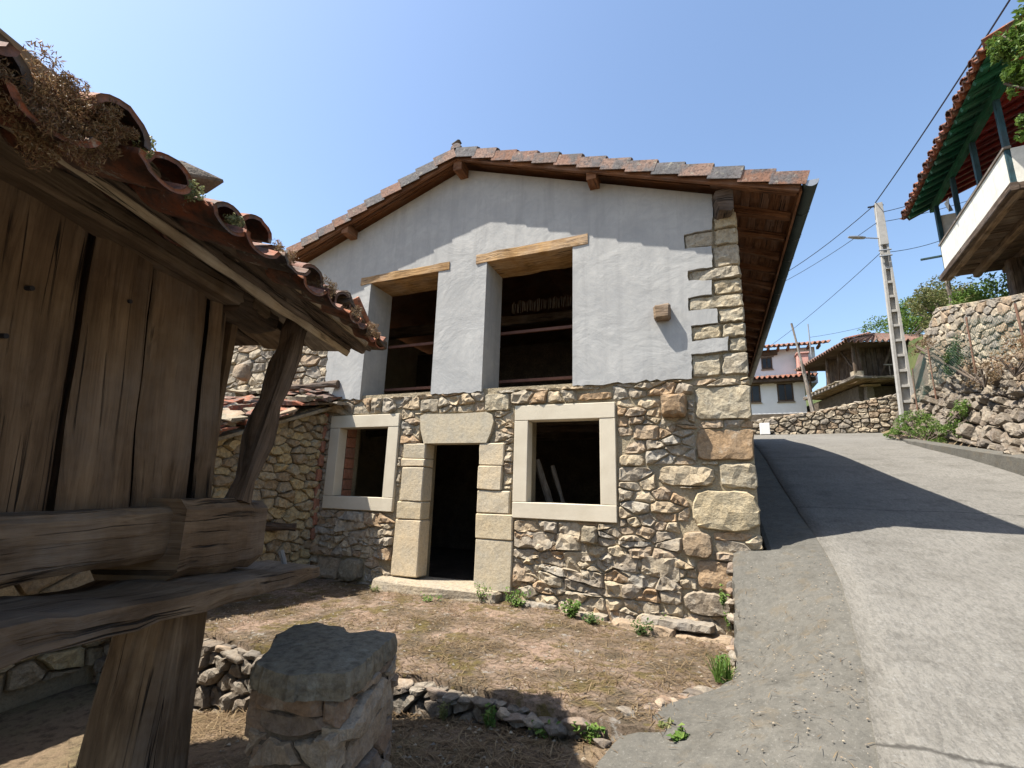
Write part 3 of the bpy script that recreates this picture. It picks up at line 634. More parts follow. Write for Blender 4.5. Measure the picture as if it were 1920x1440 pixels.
# roof: deck, verge boards, tiles
def slope_slab(name, s, d0, d1, y0, y1, xo, mat):
    xe = HX + s * xo; z = roofz(xe)
    P = [(HX, RZ0), (xe, z)]
    vs = [V((x, y, zz + d)) for y in (y0, y1) for (x, zz) in P for d in (d0, d1)]
    return obj(name, vs, [(0, 2, 3, 1), (4, 5, 7, 6), (0, 4, 6, 2), (1, 3, 7, 5), (2, 6, 7, 3), (0, 1, 5, 4)], mat, house)
OR = EX - HX
for s in (1, -1):
    nb = 36                                                     # soffit boards along the depth
    slope_slab('roof_deck', s, -.0, .035, -.27, DEP + .3, OR - .01, 'roof_wood')
    sl_ = V((s * 1.0, 0, -SL)).normalized(); nn = V((s * SL, 0, 1)).normalized()
    bar('verge_board', [V((HX, -.30, RZ0 + .02)) - nn * .06, V((HX, -.30, RZ0 + .02)) + sl_ * (OR / math.cos(math.atan(SL))) - nn * .06], .05, .17, (0, 1, 0), 'roof_wood', house, sec=SHARP, seg=10, rough=.003)
    for k in range(7):                                          # board lines of the verge soffit
        bar('verge_batten', [V((HX + s * .05, -.24 + k * .036, RZ0 - .02)), V((HX + s * (OR - .1), -.24 + k * .036, roofz(HX + s * (OR - .1)) - .02))], .03, .018, (0, 1, 0), 'roof_wood', house, sec=SHARP, seg=2) if k in (1, 3, 5) else None
# verge tiles
def verge_tile(s, k, L=.405, step=.375):
    sl_ = V((s, 0, -SL)).normalized(); nn = V((s * SL, 0, 1)).normalized(); yv = V((0, 1, 0))
    o = V((HX, -.365, RZ0 + .05)) + sl_ * (k * step + .02); ti = .055
    a = o; b = o + sl_ * L; vs = []; prof = [(-.012, -.15), (0, -.15), (0, .02), (.05, .045), (.1, .05), (.15, .03), (.2, -.02), (.188, -.03), (.148, .012), (.1, .03), (.05, .026), (-.012, .02)]
    for p, up_ in ((a, 0), (b, ti)):
        for y, z in prof: vs.append(p + yv * y + nn * (z * (1 + .05 * (up_ > 0)) + up_))
    n = len(prof); fs = [(i, (i + 1) % n, n + (i + 1) % n, n + i) for i in range(n)] + [tuple(range(n)), tuple(range(2 * n - 1, n - 1, -1))]
    jit = V((0, U(-.006, .006), U(-.006, .006)))
    return obj('verge_tile', [v + jit for v in vs], fs, 'new_tile', house)
for k in range(14): verge_tile(1, k)
for k in range(13): verge_tile(-1, k)
# corrugated tile field behind the verge (seen only from above)
for s in (1, -1):
    mb = MB(); sl_ = V((s, 0, -SL)).normalized(); nn = V((s * SL, 0, 1)).normalized(); ny = 180
    for k in range(14):
        vs = []
        for e, up_ in ((0, 0), (.4, .03)):
            for j in range(ny + 1):
                y = -.15 + (DEP + .4) * j / ny; vs.append(V((HX, y, RZ0 + .06)) + sl_ * (k * .375 + e) + nn * (up_ + .035 * math.cos(y * 2 * math.pi / .24)))
        mb.add(vs, [(j, j + 1, ny + 2 + j, ny + 1 + j) for j in range(ny)])
    mb.build('roof_tiles', 'new_tile', house, True)
for k in range(26):
    y = -.36 + k * .42; vs = []
    for e, r in ((0, .1), (.46, .085)):
        for i in range(9): a = math.pi * i / 8; vs.append(V((HX + math.cos(a) * r, y + e, RZ0 + .08 + math.sin(a) * r * .9)))
    obj('ridge_tile', vs, [(i, i + 1, 10 + i, 9 + i) for i in range(8)] + [tuple(range(9))], 'new_tile', house)
boulder('moss_lump', (HX, -.33, RZ0 + .19), (.1, .06, .05), 'dark_earth', house, 2, .6)
# purlin ends
for x, z, w in [(HX + .02, RZ0 - .22, .15), (-1.42, roofz(-1.42) - .15, .15), (-6.0, roofz(-6.0) - .15, .15)]:
    bar('purlin_end', [(x, -.3, z), (x, .5, z)], w, .17, (1, 0, 0), 'roof_wood', house, sec=SHARP, seg=2, rough=.004)
bar('wall_plate_end', [(.33, -.2, 5.43), (.33, .5, 5.43)], .2, .3, (1, 0, 0), 'dark_wood', house, sec=RECT, seg=6, rough=.03)
# right eave soffit: rafters and boards
for k in range(19):
    y = -.2 + k * .6
    if k == 0: y = -.22
    bar('rafter', [V((.2, y, roofz(.2) - .055)), V((EX - .04, y, roofz(EX - .04) - .055))], .09, .11, (0, 1, 0), 'roof_wood', house, sec=SHARP, seg=3, rough=.01)
for k in range(8):
    x = .28 + k * .115; bar('soffit_board', [(x, -.25, roofz(x) - .006), (x, DEP, roofz(x) - .006)], .108, .012, (1, 0, -SL), 'roof_wood', house, sec=SHARP, seg=4, rough=.001)
bar('eave_board', [(EX - .02, -.28, EZ - .05), (EX - .02, DEP + .2, EZ - .05)], .03, .12, (1, 0, 0), 'roof_wood', house, sec=SHARP, seg=2)
gx0, gz0 = EX + .085, EZ - .02; vs = []; fs = []
for y in (-.36, DEP + .3):
    for r in (.085, .075):
        for i in range(13): a = math.pi * (1 + i / 12); vs.append(V((gx0 + math.cos(a) * r, y, gz0 + math.sin(a) * r)))
for i in range(12): fs += [(i, i + 1, 27 + i, 26 + i), (13 + i, 39 + i, 40 + i, 14 + i), (i, 13 + i, 14 + i, i + 1), (26 + i, 27 + i, 40 + i, 39 + i)]
gut = obj('gutter', vs, fs, 'gutter', house, True)
obj('gutter_cap', [V((gx0, -.362, gz0))] + [V((gx0 + math.cos(math.pi * (1 + i / 12)) * .084, -.362, gz0 + math.sin(math.pi * (1 + i / 12)) * .084)) for i in range(13)], [(0, i + 1, i + 2) for i in range(12)], 'metal_grey', gut)
for k in range(15):
    y = .3 + k * .7; vs = []
    for yy in (y, y + .03):
        for i in range(13): a = math.pi * (1 + i / 12); vs.append(V((gx0 + math.cos(a) * .09, yy, gz0 + math.sin(a) * .09)))
    obj('gutter_bracket', vs, [(i, i + 1, 14 + i, 13 + i) for i in range(12)], 'gutter', gut)
# firewood inside the right window
for a, b, r in [((-2.62, .9, 2.1), (-2.30, 1.0, 1.1), .1), ((-2.4, 1.05, 2.02), (-2.14, 1.15, 1.1), .075)]:
    o = bar('log', [a, b], r, r, (0, 1, 0), 'grey_wood', None, sec=ROUND, seg=6, rough=.01); tag(o, 'thicker bark covered log leaning inside the empty right window' if r > .09 else 'thinner log leaning beside the thicker one inside the right window', 'log', 'logs leaning inside the window')
# ================================================================== RUIN on the left
ruin = thing('ruined_outbuilding', 'low ruined stone outbuilding with slumped slate and tile roof', 'building', (-6.6, -2, .1))
def ruin_top(y): return 3.02 + .40 * min(0, y)
FR = fr((-6.22, 0, 0), (0, 1, 0), (0, 0, 1), (1, 0, 0))
vs = []
for x in (-6.72, -6.24):
    for y, z in ((.3, -.4), (-6.5, -.8), (-6.5, 1.9), (-2.6, ruin_top(-2.6)), (0.3, 3.02)): vs.append(V((x, y, z)))
rw = obj('ruin_wall', vs, [(0, 1, 2, 3, 4), (9, 8, 7, 6, 5), (0, 5, 6, 1), (1, 6, 7, 2), (2, 7, 8, 3), (3, 8, 9, 4), (4, 9, 5, 0)], 'mortar', ruin)
polys = cells([(-2.6, -.1), (-.02, -.1), (-.02, 3.0), (-2.6, ruin_top(-2.6))], (.14, .32), (.09, .18))
wallstones(polys, FR, (.02, .09), 'ruin_stone', rw, 220, .007, 12, .9)
polys = cells([(-6.4, -.6), (-2.6, -.3), (-2.6, 1.95), (-6.4, 1.85)], (.25, .5), (.15, .3))
wallstones(polys, FR, (.03, .08), 'ruin_stone', rw, 120, .012, 10, .5)
for i in range(9): stone(rectp(-.12 + U(-.02, .02), .0, .7 + i * .24, .92 + i * .24, .012), fr((-6.16, 0, 0), (0, 1, 0), (0, 0, 1), (1, 0, 0)), U(.0, .03), 'brick', rw, 'brick', m=10, back=.12)
# roof slabs and tiles of the ruin, layered
rf = thing('ruin_roof', 'slumped roof of slates and clay tiles', None, (-6.9, -1.2, 2.8)); rf.parent = ruin; rf.location = V((-6.9, -1.2, 2.8)) - wloc(ruin)
del rf['label']
obj('roof_deck', [V((x, y, ruin_top(y) + .0 + max(0, -6.3 - x) * .1 + d)) for d in (0, .05) for x in (-10, -6.05) for y in (-5, .28)], [(0, 1, 3, 2), (4, 6, 7, 5), (0, 4, 5, 1), (2, 3, 7, 6), (0, 2, 6, 4), (1, 5, 7, 3)], 'dark_stone', rf)
for k in range(95):
    y = U(-3.1, .1); x = U(-7.7, -6.12) if k > 22 else U(-6.35, -6.12); z = ruin_top(y) + .06 + U(0, .16) + max(0, -6.3 - x) * .12
    w, l, t = U(.2, .42), U(.3, .6), U(.025, .05)
    bar('roof_slab', [(x - l * .5, y + U(-.1, .1), z + U(.0, .05)), (x + l * .5, y + U(-.1, .1), z - U(.0, .04))], w, t, (U(-.15, .15), 1, .35 + U(-.12, .12)), random.choice(['dark_stone', 'old_tile', 'old_tile', 'pale_stone']), rf, sec=RECT, seg=3, rough=.03)
for a, b, r in [((-6.9, -.25, 3.28), (-5.95, .02 - .12, 3.33), .11), ((-6.8, -.55, 3.0), (-6.02, -.5, 3.03), .08)]:
    bar('roof_log', [a, b], r, r, (0, 0, 1), 'dark_wood', rf, sec=ROUND, seg=6, rough=.02)
bar('roof_slab', [(-6.3, -.16, 3.0), (-5.72, -.16, 2.97)], .3, .04, (0, 1, .1), 'pale_stone', rf, seg=4, rough=.03)
for a in [(-7.0, -1.7, 2.95), (-7.15, -1.5, 3.25), (-7.3, -2.0, 3.0)]:
    weed(a, .28, .26, 160, 'leafy green weeds growing on the slumped roof of the ruin', 'leaf', .07, 'weeds on the ruin roof')
boulder('rock', (-7.0, -1.15, 3.35), (.16, .14, .2), 'pale_stone'); bpy.data.objects['rock']['label'] = 'pointed pale rock lying on the slumped ruin roof'; bpy.data.objects['rock']['category'] = 'rock'
bar('wall_log', [(-6.2, -1.0, .98), (-5.85, -.75, .97)], .13, .12, (0, 0, 1), 'dark_wood', ruin, sec=ROUND, seg=4, rough=.02)
# terrace retaining stones along its edge
FT = fr((0, -2.86, 0), (1, 0, 0), (0, 0, 1), (0, -1, 0))
tw = thing('retaining_wall', 'low dry stone edge holding up the courtyard terrace', 'wall', (-3, -2.9, -.4))
polys = cells([(-6.2, -.55), (-3.0, -.5), (-1.9, -.1), (-.75, -.02), (-.75, .09), (-6.2, .09)], (.12, .26), (.08, .15), (), 1.4)
wallstones(polys, FT, (.04, .12), 'dry_stone', tw, 200, .012, 12, .5)
for i in range(26):
    x = -4.4 + i * .145 + U(-.03, .03)
    boulder('edge_stone', (x, terr_edge(x) - .07 + U(-.03, .03), .06 + U(-.03, .02)), (U(.07, .13), U(.06, .09), U(.035, .06)), random.choice(['dry_stone', 'dry_stone', 'brown_stone']), tw, 2, .4)
# rocky edge of the apron
ap = thing('kerb_stones', 'broken stones along the edge of the concrete apron', 'stones', (.05, -1.2, .2))
for i in range(22):
    y = -.1 - i * .085; boulder('edge_stone', (lin(y, ly, lx) - .02 + U(-.03, .02), y, lin(y, ly, lz) - .12 - U(0, .2)), (U(.05, .08), U(.06, .1), U(.05, .09)), random.choice(['dry_stone', 'brown_stone']), ap, 2, .4)
for i in range(12):
    x, y = -.1 - i * .055, -2.05 - i * .065; boulder('edge_stone', (x + U(-.03, .03), y + U(-.03, .03), .12 + U(-.02, .02)), (U(.05, .1), U(.05, .08), U(.03, .05)), random.choice(['dry_stone', 'brown_stone']), ap, 2, .4)
# ================================================================== NEAR GRANARY (horreo)
HA = math.radians(18.5); hh = V((-math.sin(HA), math.cos(HA), 0)); hn = V((math.cos(HA), math.sin(HA), 0)); HC = V((0, -6.5, 0))
def H(s, w, z): return HC + hh * s - hn * w + V((0, 0, z))
gr = thing('granary', 'old raised wooden granary with sagging clay tile roof', 'granary', H(1, 3.2, -.3))
# wall boards on the right wall: s at bottom, s at top
edges = [(-.9, -1.0), (-.2, -.3), (.35, .22), (.78, .66), (1.22, 1.12), (1.77, 1.67), (2.13, 1.985), (2.49, 2.38), (2.66, 2.50)]
for (b0, t0), (b1, t1) in zip(edges, edges[1:]):
    g = .009; y = U(-.012, .012); nv = 9; nz = 12; vs = []; us = []; fs = []
    for k in range(nz + 1):
        f_ = k / nz
        for i in range(nv + 1):
            q = i / nv; s_ = (b0 + g) * (1 - f_) + (t0 + g) * f_ + q * ((b1 - g - b0 - g) * (1 - f_) + (t1 - t0 - 2 * g) * f_); z = 1.40 + 1.25 * f_
            wob = .012 * MN.noise(V((z * 3, b0, 0))) * (1 if i in (0, nv) else 0)
            bulge = .02 * math.sin(math.pi * q) - .02 * (1 if i in (0, nv) else 0)
            vs.append(H(s_ + wob, 1.85 - y - bulge - .008 * MN.noise(V((s_ * 6, z * 2.5, 4))), z))
    nn_ = nv + 1
    for k in range(nz):
        for i in range(nv):
            fs.append((k * nn_ + i, (k + 1) * nn_ + i, (k + 1) * nn_ + i + 1, k * nn_ + i + 1))
            u1, u2 = 1.25 * k / nz, 1.25 * (k + 1) / nz; v1, v2 = (b1 - b0) * i / nv, (b1 - b0) * (i + 1) / nv; us += [(u1, v1), (u2, v1), (u2, v2), (u1, v2)]
    # edge return
    for i0 in (0, nv):
        base = len(vs)
        for k in range(nz + 1): p = vs[k * nn_ + i0]; vs.append(p - hn * .06)
        for k in range(nz): fs.append((k * nn_ + i0, (k + 1) * nn_ + i0, base + k + 1, base + k)); us += [(k * .1, 0), (k * .1 + .1, 0), (k * .1 + .1, .06), (k * .1, .06)]
    obj('wall_board', vs, fs, 'board_wood', gr, True, us)
def hbox(name, s0, s1, w0, w1, z0, z1, mat, par=gr):
    vs = [H(s, w, z) for s in (s0, s1) for w in (w0, w1) for z in (z0, z1)]
    return obj(name, vs, [(0, 1, 3, 2), (4, 6, 7, 5), (0, 4, 5, 1), (2, 3, 7, 6), (0, 2, 6, 4), (1, 5, 7, 3)], mat, par)
hbox('inner_wall', -.95, 2.6, 1.93, 4.6, 1.45, 2.7, 'dark_wood')
for hs, hz in [(1.47, 2.25), (1.43, 2.06), (1.86, 2.36)]: bar('peg_hole', [H(hs, 1.86, hz), H(hs, 1.812, hz)], .018, .018, (0, 0, 1), 'cable', gr, sec=ROUND, seg=1)
# far wall boards
for i in range(7): bar('wall_board', [H(2.63, 2.05 + i * .38, 1.45), H(2.63, 2.05 + i * .38, 2.7)], .36, .05, -hn, 'board_wood', gr, sec=SHARP, seg=4, rough=.005)
# sill beam, corner block, plates
bar('sill_beam', [H(-1.2, 1.83, 1.33), H(2.5, 1.83, 1.375)], .24, .225, hn, 'old_wood', gr, seg=30, rough=.006)
bar('corner_block', [H(2.19, 1.85, 1.34), H(2.87, 1.85, 1.33)], .42, .36, hn, 'board_wood', gr, seg=16, rough=.01, scale=lambda t: .97 + .03 * math.sin(t * 3.1))
bar('sill_beam', [H(2.62, 1.5 + .5, 1.35), H(2.62, 4.8, 1.36)], .24, .24, hh, 'old_wood', gr, seg=12, rough=.012)
bar('top_plate', [H(-1.5, 1.80, 2.60), H(2.62, 1.80, 2.67)], .16, .17, hn, 'old_wood', gr, seg=24, rough=.008)
bar('top_plate_end', [H(2.45, 1.80, 2.60), H(2.85, 1.80, 2.61)], .16, .13, hn, 'dark_wood', gr, seg=5, rough=.02)
bar('top_plate', [H(2.6, 1.7, 2.68), H(2.6, 4.8, 2.68)], .16, .17, hh, 'old_wood', gr, seg=14, rough=.014)
# eave planks running along the wall under the tiles (from the wall outwards)
for w, z, wd, th, mt, s0, s1 in [(1.70, 2.695, .17, .035, 'old_wood', -1.8, 3.0), (1.56, 2.64, .15, .035, 'dark_wood', -1.8, 3.1), (1.40, 2.50, .035, .045, 'pale_lath', -1.8, 3.08), (1.43, 2.585, .14, .05, 'old_wood', -1.8, 3.08),
                                  (1.33, 2.555, .1, .05, 'dark_wood', -1.8, 3.12), (1.255, 2.565, .04, .035, 'pale_lath', -1.8, 3.05), (1.3, 2.575, .08, .03, 'dark_wood', -1.8, 3.2), (1.36, 2.515, .05, .03, 'dark_wood', -1.8, 3.0)]:
    bar('eave_plank' if mt != 'pale_lath' else 'eave_lath', [H(s0, w, z), H((s0 + s1) / 2, w + U(-.012, .012), z + U(-.008, .008)), H(s1 + .22, w + .06, z + .05)], wd, th, hn + V((0, 0, -.45)), mt, gr, seg=34, rough=.009 if mt != 'pale_lath' else .006)
for i in range(9):                                               # short plank ends sticking out at the far corner
    w = 1.3 + i * .33; bar('eave_plank', [H(2.65, w + .04, 2.72), H(3.6 + U(-.08, .06), w + .12, 2.68 + U(-.02, .02))], .27, .04, -hn, random.choice(['old_wood', 'dark_wood', 'grey_wood']), gr, seg=6, rough=.015)
bar('eave_plank', [H(3.55, 1.45, 2.71), H(3.52, 4.9, 2.71)], .1, .05, hh, 'dark_wood', gr, seg=10, rough=.007)
for s in (.2, .75, 1.3, 1.8, 2.25): bar('rafter', [H(s, 2.2, 2.93), H(s + .05, 1.34, 2.57)], .09, .09, hh, 'dark_wood', gr, sec=ROUND, seg=5, rough=.02)
# roof deck (hip) under the tiles
ec = [H(3.64, 1.42, 2.73), H(-2.2, 1.25, 2.46), H(-2.2, 5.2, 2.60), H(3.64, 5.2, 2.73)]; rid = [H(1.4, 3.2, 3.55), H(-.4, 3.2, 3.5)]
vs = ec + rid + [p + V((0, 0, .05)) for p in ec + rid]
obj('roof_deck', vs, [(0, 1, 5, 4), (1, 2, 5), (2, 3, 4, 5), (3, 0, 4), (6, 10, 11, 7), (7, 11, 8), (8, 11, 10, 9), (9, 10, 6), (0, 6, 7, 1), (1, 7, 8, 2), (2, 8, 9, 3), (3, 9, 6, 0)], 'dark_wood', gr)
bar('eave_fill', [H(-1.9, 1.36, 2.60), H(1.3, 1.36, 2.61), H(3.45, 1.45, 2.74)], .14, .05, hn + V((0, 0, -.45)), 'dark_earth', gr, seg=30, rough=.03)
# clay tiles
def tile(o, d, n, r0_, r1_, L, mat, par, inv=False, name='roof_tile', nr=10, th=.016):
    d = V(d).normalized(); n = V(n); n = (n - d * n.dot(d)).normalized(); sd = d.cross(n); vs = []; sg = -1 if inv else 1; m = 4
    wob = [U(-.1, .1) for _ in range(nr + 1)]
    for k in range(m + 1):
        f_ = k / m; r = r0_ + (r1_ - r0_) * f_; c = V(o) + d * L * f_
        for rr in (r, r - th):
            for i in range(nr + 1):
                a = math.pi * i / nr; e = V((0, 0, 0)) if k < m else d * wob[i] * .05
                vs.append(c + e + sd * math.cos(a) * rr + n * sg * math.sin(a) * rr * (.5 if inv else .7))
    q = nr + 1; fs = []
    for k in range(m):
        A, B = k * 2 * q, (k + 1) * 2 * q
        for i in range(nr): fs += [(A + i, A + i + 1, B + i + 1, B + i), (A + q + i, B + q + i, B + q + i + 1, A + q + i + 1)]
        fs += [(A, B, B + q, A + q), (A + nr, A + q + nr, B + q + nr, B + nr)]
    for A in (0, m * 2 * q):
        for i in range(nr): fs.append((A + i, A + q + i, A + q + i + 1, A + i + 1))
    return obj(name, vs, fs, mat, par, True)
for j in range(4):
    k = 0; s = 3.5
    while s > -1.9 and not (j > 1 and s < .0):
        base = j * .33; off = -hn
        tl = .24 if j == 0 else .48; dn = (hn + V((0, 0, -tl + U(-.07, .05))) + hh * U(-.1, .1)); up_n = hn * .45 + V((0, 0, 1)) + hh * U(-.12, .12)
        sg_ = lin(s, [.3, 1.3, 3.1, 3.6], [-.2, -.14, .03, .11]); w = 1.2 + U(-.04, .04) + base + .42 + max(0, s - 2.6) * .2; z = 2.58 + sg_ + base * .5 + (.12 if j == 0 else .21)
        if s - (j * .3) > -1.9:
            tile(H(s - j * .0, w - (.09 if j == 0 else -.05) + U(-.03, .03), z + .02 + U(-.012, .012)), dn, up_n, .075, .1, .46, 'old_tile', gr, True, th=.022)
            tile(H(s - .115, w + U(-.04, .02), z + .055 + U(-.015, .02)), dn + hh * U(-.16, .16), up_n, .075, .095, .46, 'old_tile', gr, False, th=.022)
        s -= .235; k += 1
for k in range(14):                                              # far eave course
    w = 1.35 + k * .24; tile(H(3.25, w + .12, 2.97), hh + V((0, 0, -.5)), hh * .45 + V((0, 0, 1)), .085, .105, .46, 'old_tile', gr, k % 2 == 0)
for k in range(1, 6): tile(H(3.3 - k * .32, 1.55 + k * .32, 2.9 + k * .16), hn + hh + V((0, 0, -.55)), V((0, 0, 1)) + hn * .2 + hh * .2, .1, .12, .46, 'old_tile', gr, False, 'hip_tile')
# strut, platform plank, iron
bar('strut', [H(2.65, 1.70, 1.50), H(2.9, 1.62, 2.66)], .13, .11, hh, 'dark_wood', gr, seg=10, rough=.015)
bar('platform_plank', [H(-.8, 1.62, 1.22), H(1.0, 1.62, 1.185), H(1.9, 1.63, 1.12), H(2.86, 1.66, 1.075), H(3.3, 1.68, 1.045)], .42, .1, hn, 'old_wood', gr, seg=34, rough=.013)
bar('platform_plank', [H(-.5, 2.05, 1.14), H(3.0, 2.05, 1.05)], .36, .10, hn, 'dark_wood', gr, seg=20, rough=.03)
bar('bracket_stick', [H(3.22, 1.72, 1.17), H(3.18, 1.62, .98)], .045, .04, hn, 'grey_wood', gr, sec=ROUND, seg=4, rough=.01)
# posts
bar('post', [H(2.40, 1.9, -.7), H(2.45, 1.86, 1.03)], .29, .27, hh, 'old_wood', gr, seg=16, rough=.004, scale=lambda t: 1.5 - .5 * t)
for s, w, mt in [(2.2, 4.4, 'grey_wood'), (-.6, 1.95, 'old_wood'), (-.6, 4.4, 'old_wood')]: bar('post', [H(s, w, -.9), H(s, w, 1.1)], .36, .36, hh, mt, gr, seg=8, rough=.014, scale=lambda t: 1.4 - .45 * t)
bar('stone_post', [H(2.55, 3.3, -.9), H(2.55, 3.3, 1.1)], .42, .42, hh, 'pale_stone', gr, seg=8, rough=.03, scale=lambda t: 1.3 - .4 * t)
# dry moss and stonecrop on the tile edge: soft clumps
def clump(name, s, z, w, r, n, size, mat, label, grp, asp=.3):
    mb = MB(); c = H(s, w, z); sub = [(rvec(), U(.35, .7)) for _ in range(22)]
    for _ in range(n):
        q, k = random.choice(sub); d = q * .9 + rvec() * k * .7; p = c + hh * d.x * r[0] + hn * d.y * r[1] + V((0, 0, d.z * r[2])); mb.add(*leafq(p, size * U(.5, 1.5), rvec(), asp))
    o = mb.build(name, mat); tag(o, label, 'plant', grp)
for s, z, w, r, lb in [(.5, 2.42, 1.2, (.3, .1, .06), 'thick shaggy dry brown moss at the near end of the granary roof'), (.74, 2.42, 1.18, (.2, .08, .08), 'dry brown moss hanging in beards beside the thick shaggy moss'), (.92, 2.45, 1.17, (.1, .06, .13), 'lowest hanging beard of dry moss over the granary eave lath'), (1.02, 2.5, 1.16, (.07, .05, .06), 'pale dry moss patch next to the first bare granary tile')]:
    clump('dry_moss', s, z, w, r, 7000, .012, 'moss_brown', lb, 'dry moss on the granary roof', .2)
for s, z, w, lb in [(1.12, 2.53, 1.16, 'dark green stonecrop beside the dry moss on the granary edge'), (1.3, 2.5, 1.13, 'largest pale green stonecrop below the rock on the granary roof'), (1.5, 2.53, 1.13, 'small pale stonecrop between two granary tiles')]:
    clump('stonecrop', s, z, w, (.035, .03, .04), 380, .009, 'sedum', lb, 'stonecrop on the granary roof', .7)
for s, z, w, lb in [(1.84, 2.58, 1.14, 'mossy yellow green tuft midway along the granary eave'), (2.25, 2.6, 1.14, 'dry pink brown tuft standing up from the granary tiles'), (2.62, 2.6, 1.14, 'mossy tuft close to the granary roof corner'), (2.95, 2.6, 1.15, 'thin dry tuft at the very corner of the granary roof')]:
    clump('roof_grass', s, z, w, (.07, .05, .055), 700, .013, random.choice(['sedum', 'moss_brown', 'straw']), lb, 'dry tufts on the granary roof', .3)
o = boulder('rock', H(1.6, 1.45, 2.74), (.22, .12, .08), 'dry_stone', None, 3, .5); tag(o, 'dark pointed rock weighing down the granary roof tiles', 'rock')
# ================================================================== stone pillar in front
pl = thing('stone_pillar', 'stubby rubble stone mounting block with dark capstone', 'pillar', (-1.85, -4.4, -.3))
pc = [(-2.0, -4.62), (-1.58, -4.58), (-1.72, -4.0), (-2.28, -4.08)]
vs = [V((x + (x + 1.9) * .0, y, z)) for z in (-.6, .7) for x, y in pc]
pcore = obj('rubble_core', vs, [(0, 3, 2, 1), (4, 5, 6, 7)] + [(i, (i + 1) % 4, 4 + (i + 1) % 4, 4 + i) for i in range(4)], 'dark_earth', pl)
for i in range(4):
    a, b = V((*pc[i], 0)), V((*pc[(i + 1) % 4], 0)); d = (b - a); nrm = V((d.y, -d.x, 0)).normalized()
    FP = fr(a, d, (0, 0, 1), nrm); ps = cells([(-.03, -.5), (d.length + .03, -.5), (d.length + .03, .7), (-.03, .7)], (.3, .6), (.07, .16), (), 2.4, .2)
    for p in ps: stone(p, FP, U(.01, .07), 'brown_stone', pcore, m=20, rough=.35, joint=.012, cut=.04)
capo = [(-2.02, -4.74), (-1.9, -4.80), (-1.66, -4.79), (-1.45, -4.68), (-1.50, -4.45), (-1.58, -4.2), (-1.66, -3.97), (-1.83, -3.95), (-1.95, -4.08), (-2.08, -4.0), (-2.28, -3.97), (-2.42, -4.1), (-2.33, -4.33), (-2.12, -4.6)]
capo = [((x + 1.85) * .88 - 1.87, (y + 4.3) * .9 - 4.28) for x, y in capo]
FC = fr((0, 0, .715), (1, 0, 0), (0, 1, 0), (0, 0, 1)); v, f_ = stone_data(capo, FC, .085, joint=0, m=60, rough=.16, inset=.35, back=.02, cut=.02); obj('capstone', v, f_, 'cap_stone', pl)
# lower step of the mounting block and loose slabs
st = thing('stone_step', 'low dark stone step beside the mounting block', 'step', (-2.2, -4.9, -.2))
for o_, z, ht in [([(-2.3, -5.35), (-1.85, -5.3), (-1.6, -4.95), (-1.75, -4.78), (-2.25, -4.8)], .12, .14), ([(-2.7, -5.0), (-2.35, -5.15), (-2.2, -4.7), (-2.55, -4.5)], .05, .12)]:
    v, f_ = stone_data(o_, fr((0, 0, z), (1, 0, 0), (0, 1, 0), (0, 0, 1)), ht, joint=0, m=30, rough=.5, back=.6); obj('step_slab', v, f_, 'dark_stone', st)
for i in range(26):
    s, w = U(1.2, 3.2), U(1.9, 4.5); p = H(s, w, 0); p.z = groundz(p.x, p.y) + .02
    o = boulder('loose_stone', p, (U(.12, .3), U(.1, .25), U(.04, .1)), random.choice(['dry_stone', 'pale_stone', 'dark_stone', 'brown_stone']), None, 2, .4); tag(o, 'loose flat stone lying among others on the earth under the granary', 'stone', 'loose stones under the granary')
# ================================================================== RIGHT SIDE: kerb, dry stone bank, masonry, fence
rk = thing('dry_stone_wall', 'tumbledown dry stone bank along the right side of the lane', 'wall', (5.2, 6, 2.2))
ys = rng(-3, 12.5, .5); vs = []; fs = []
def kx(y): return 4.8 + max(0, y - 9) * .16 + .1 * math.sin(y * .6)
for y in ys:
    x = kx(y); z = roadz(y); hk = lin(y, [0, 3, 6, 9, 12], [.5, .42, .2, .1, .05])
    vs += [V((x, y, z - .3)), V((x + .02, y, z + hk)), V((x + .25, y, z + hk + .03)), V((x + .3, y, z - .3))]
for j in range(len(ys) - 1): fs += [(j * 4 + i, j * 4 + 4 + i, j * 4 + 5 + i, j * 4 + 1 + i) for i in range(3)]
kb = tag(obj('kerb', vs, fs, 'apron', None), 'low grey concrete kerb below the dry stone bank', kind='structure')
lean = V((.42, 0, 1)).normalized(); yd = V((.05, 1, .235)).normalized()
bank_n = yd.cross(lean).normalized()
if bank_n.x > 0: bank_n = -bank_n
FB = (V((4.97, 0, roadz(0) + .3)), yd, lean, bank_n)
vs = [fp(FB, u, v, -.03 + .04 * MN.noise(V((u, v, 0)))) for u in rng(-3, 13, .5) for v in (-.5, .6, 1.3, 2.2)]
bk = obj('earth_backing', vs, [(j * 4 + i, j * 4 + 4 + i, j * 4 + 5 + i, j * 4 + 1 + i) for j in range(32) for i in range(3)], 'dark_earth', rk)
polys = cells([(-.5, -.1), (11.5, -.25), (11.5, 1.0), (6.5, 1.75), (-.5, 1.75)], (.2, .42), (.11, .24), (), 1.35, .45)
polys = [p for p in polys if sum(q[0] for q in p) / len(p) > 2.2]
for p in sorted(polys, key=area, reverse=True)[:295]: stone(p, FB, U(.03, .27), 'dry_stone', rk, joint=.02, m=11, rough=1.0)
mb = MB()
for p in sorted(polys, key=area, reverse=True)[295:]: mb.add(*stone_data(p, FB, U(.04, .15), joint=.014, m=9, rough=.9))
if mb.v: mb.build('small_stones', 'dry_stone', rk, kind='stuff')
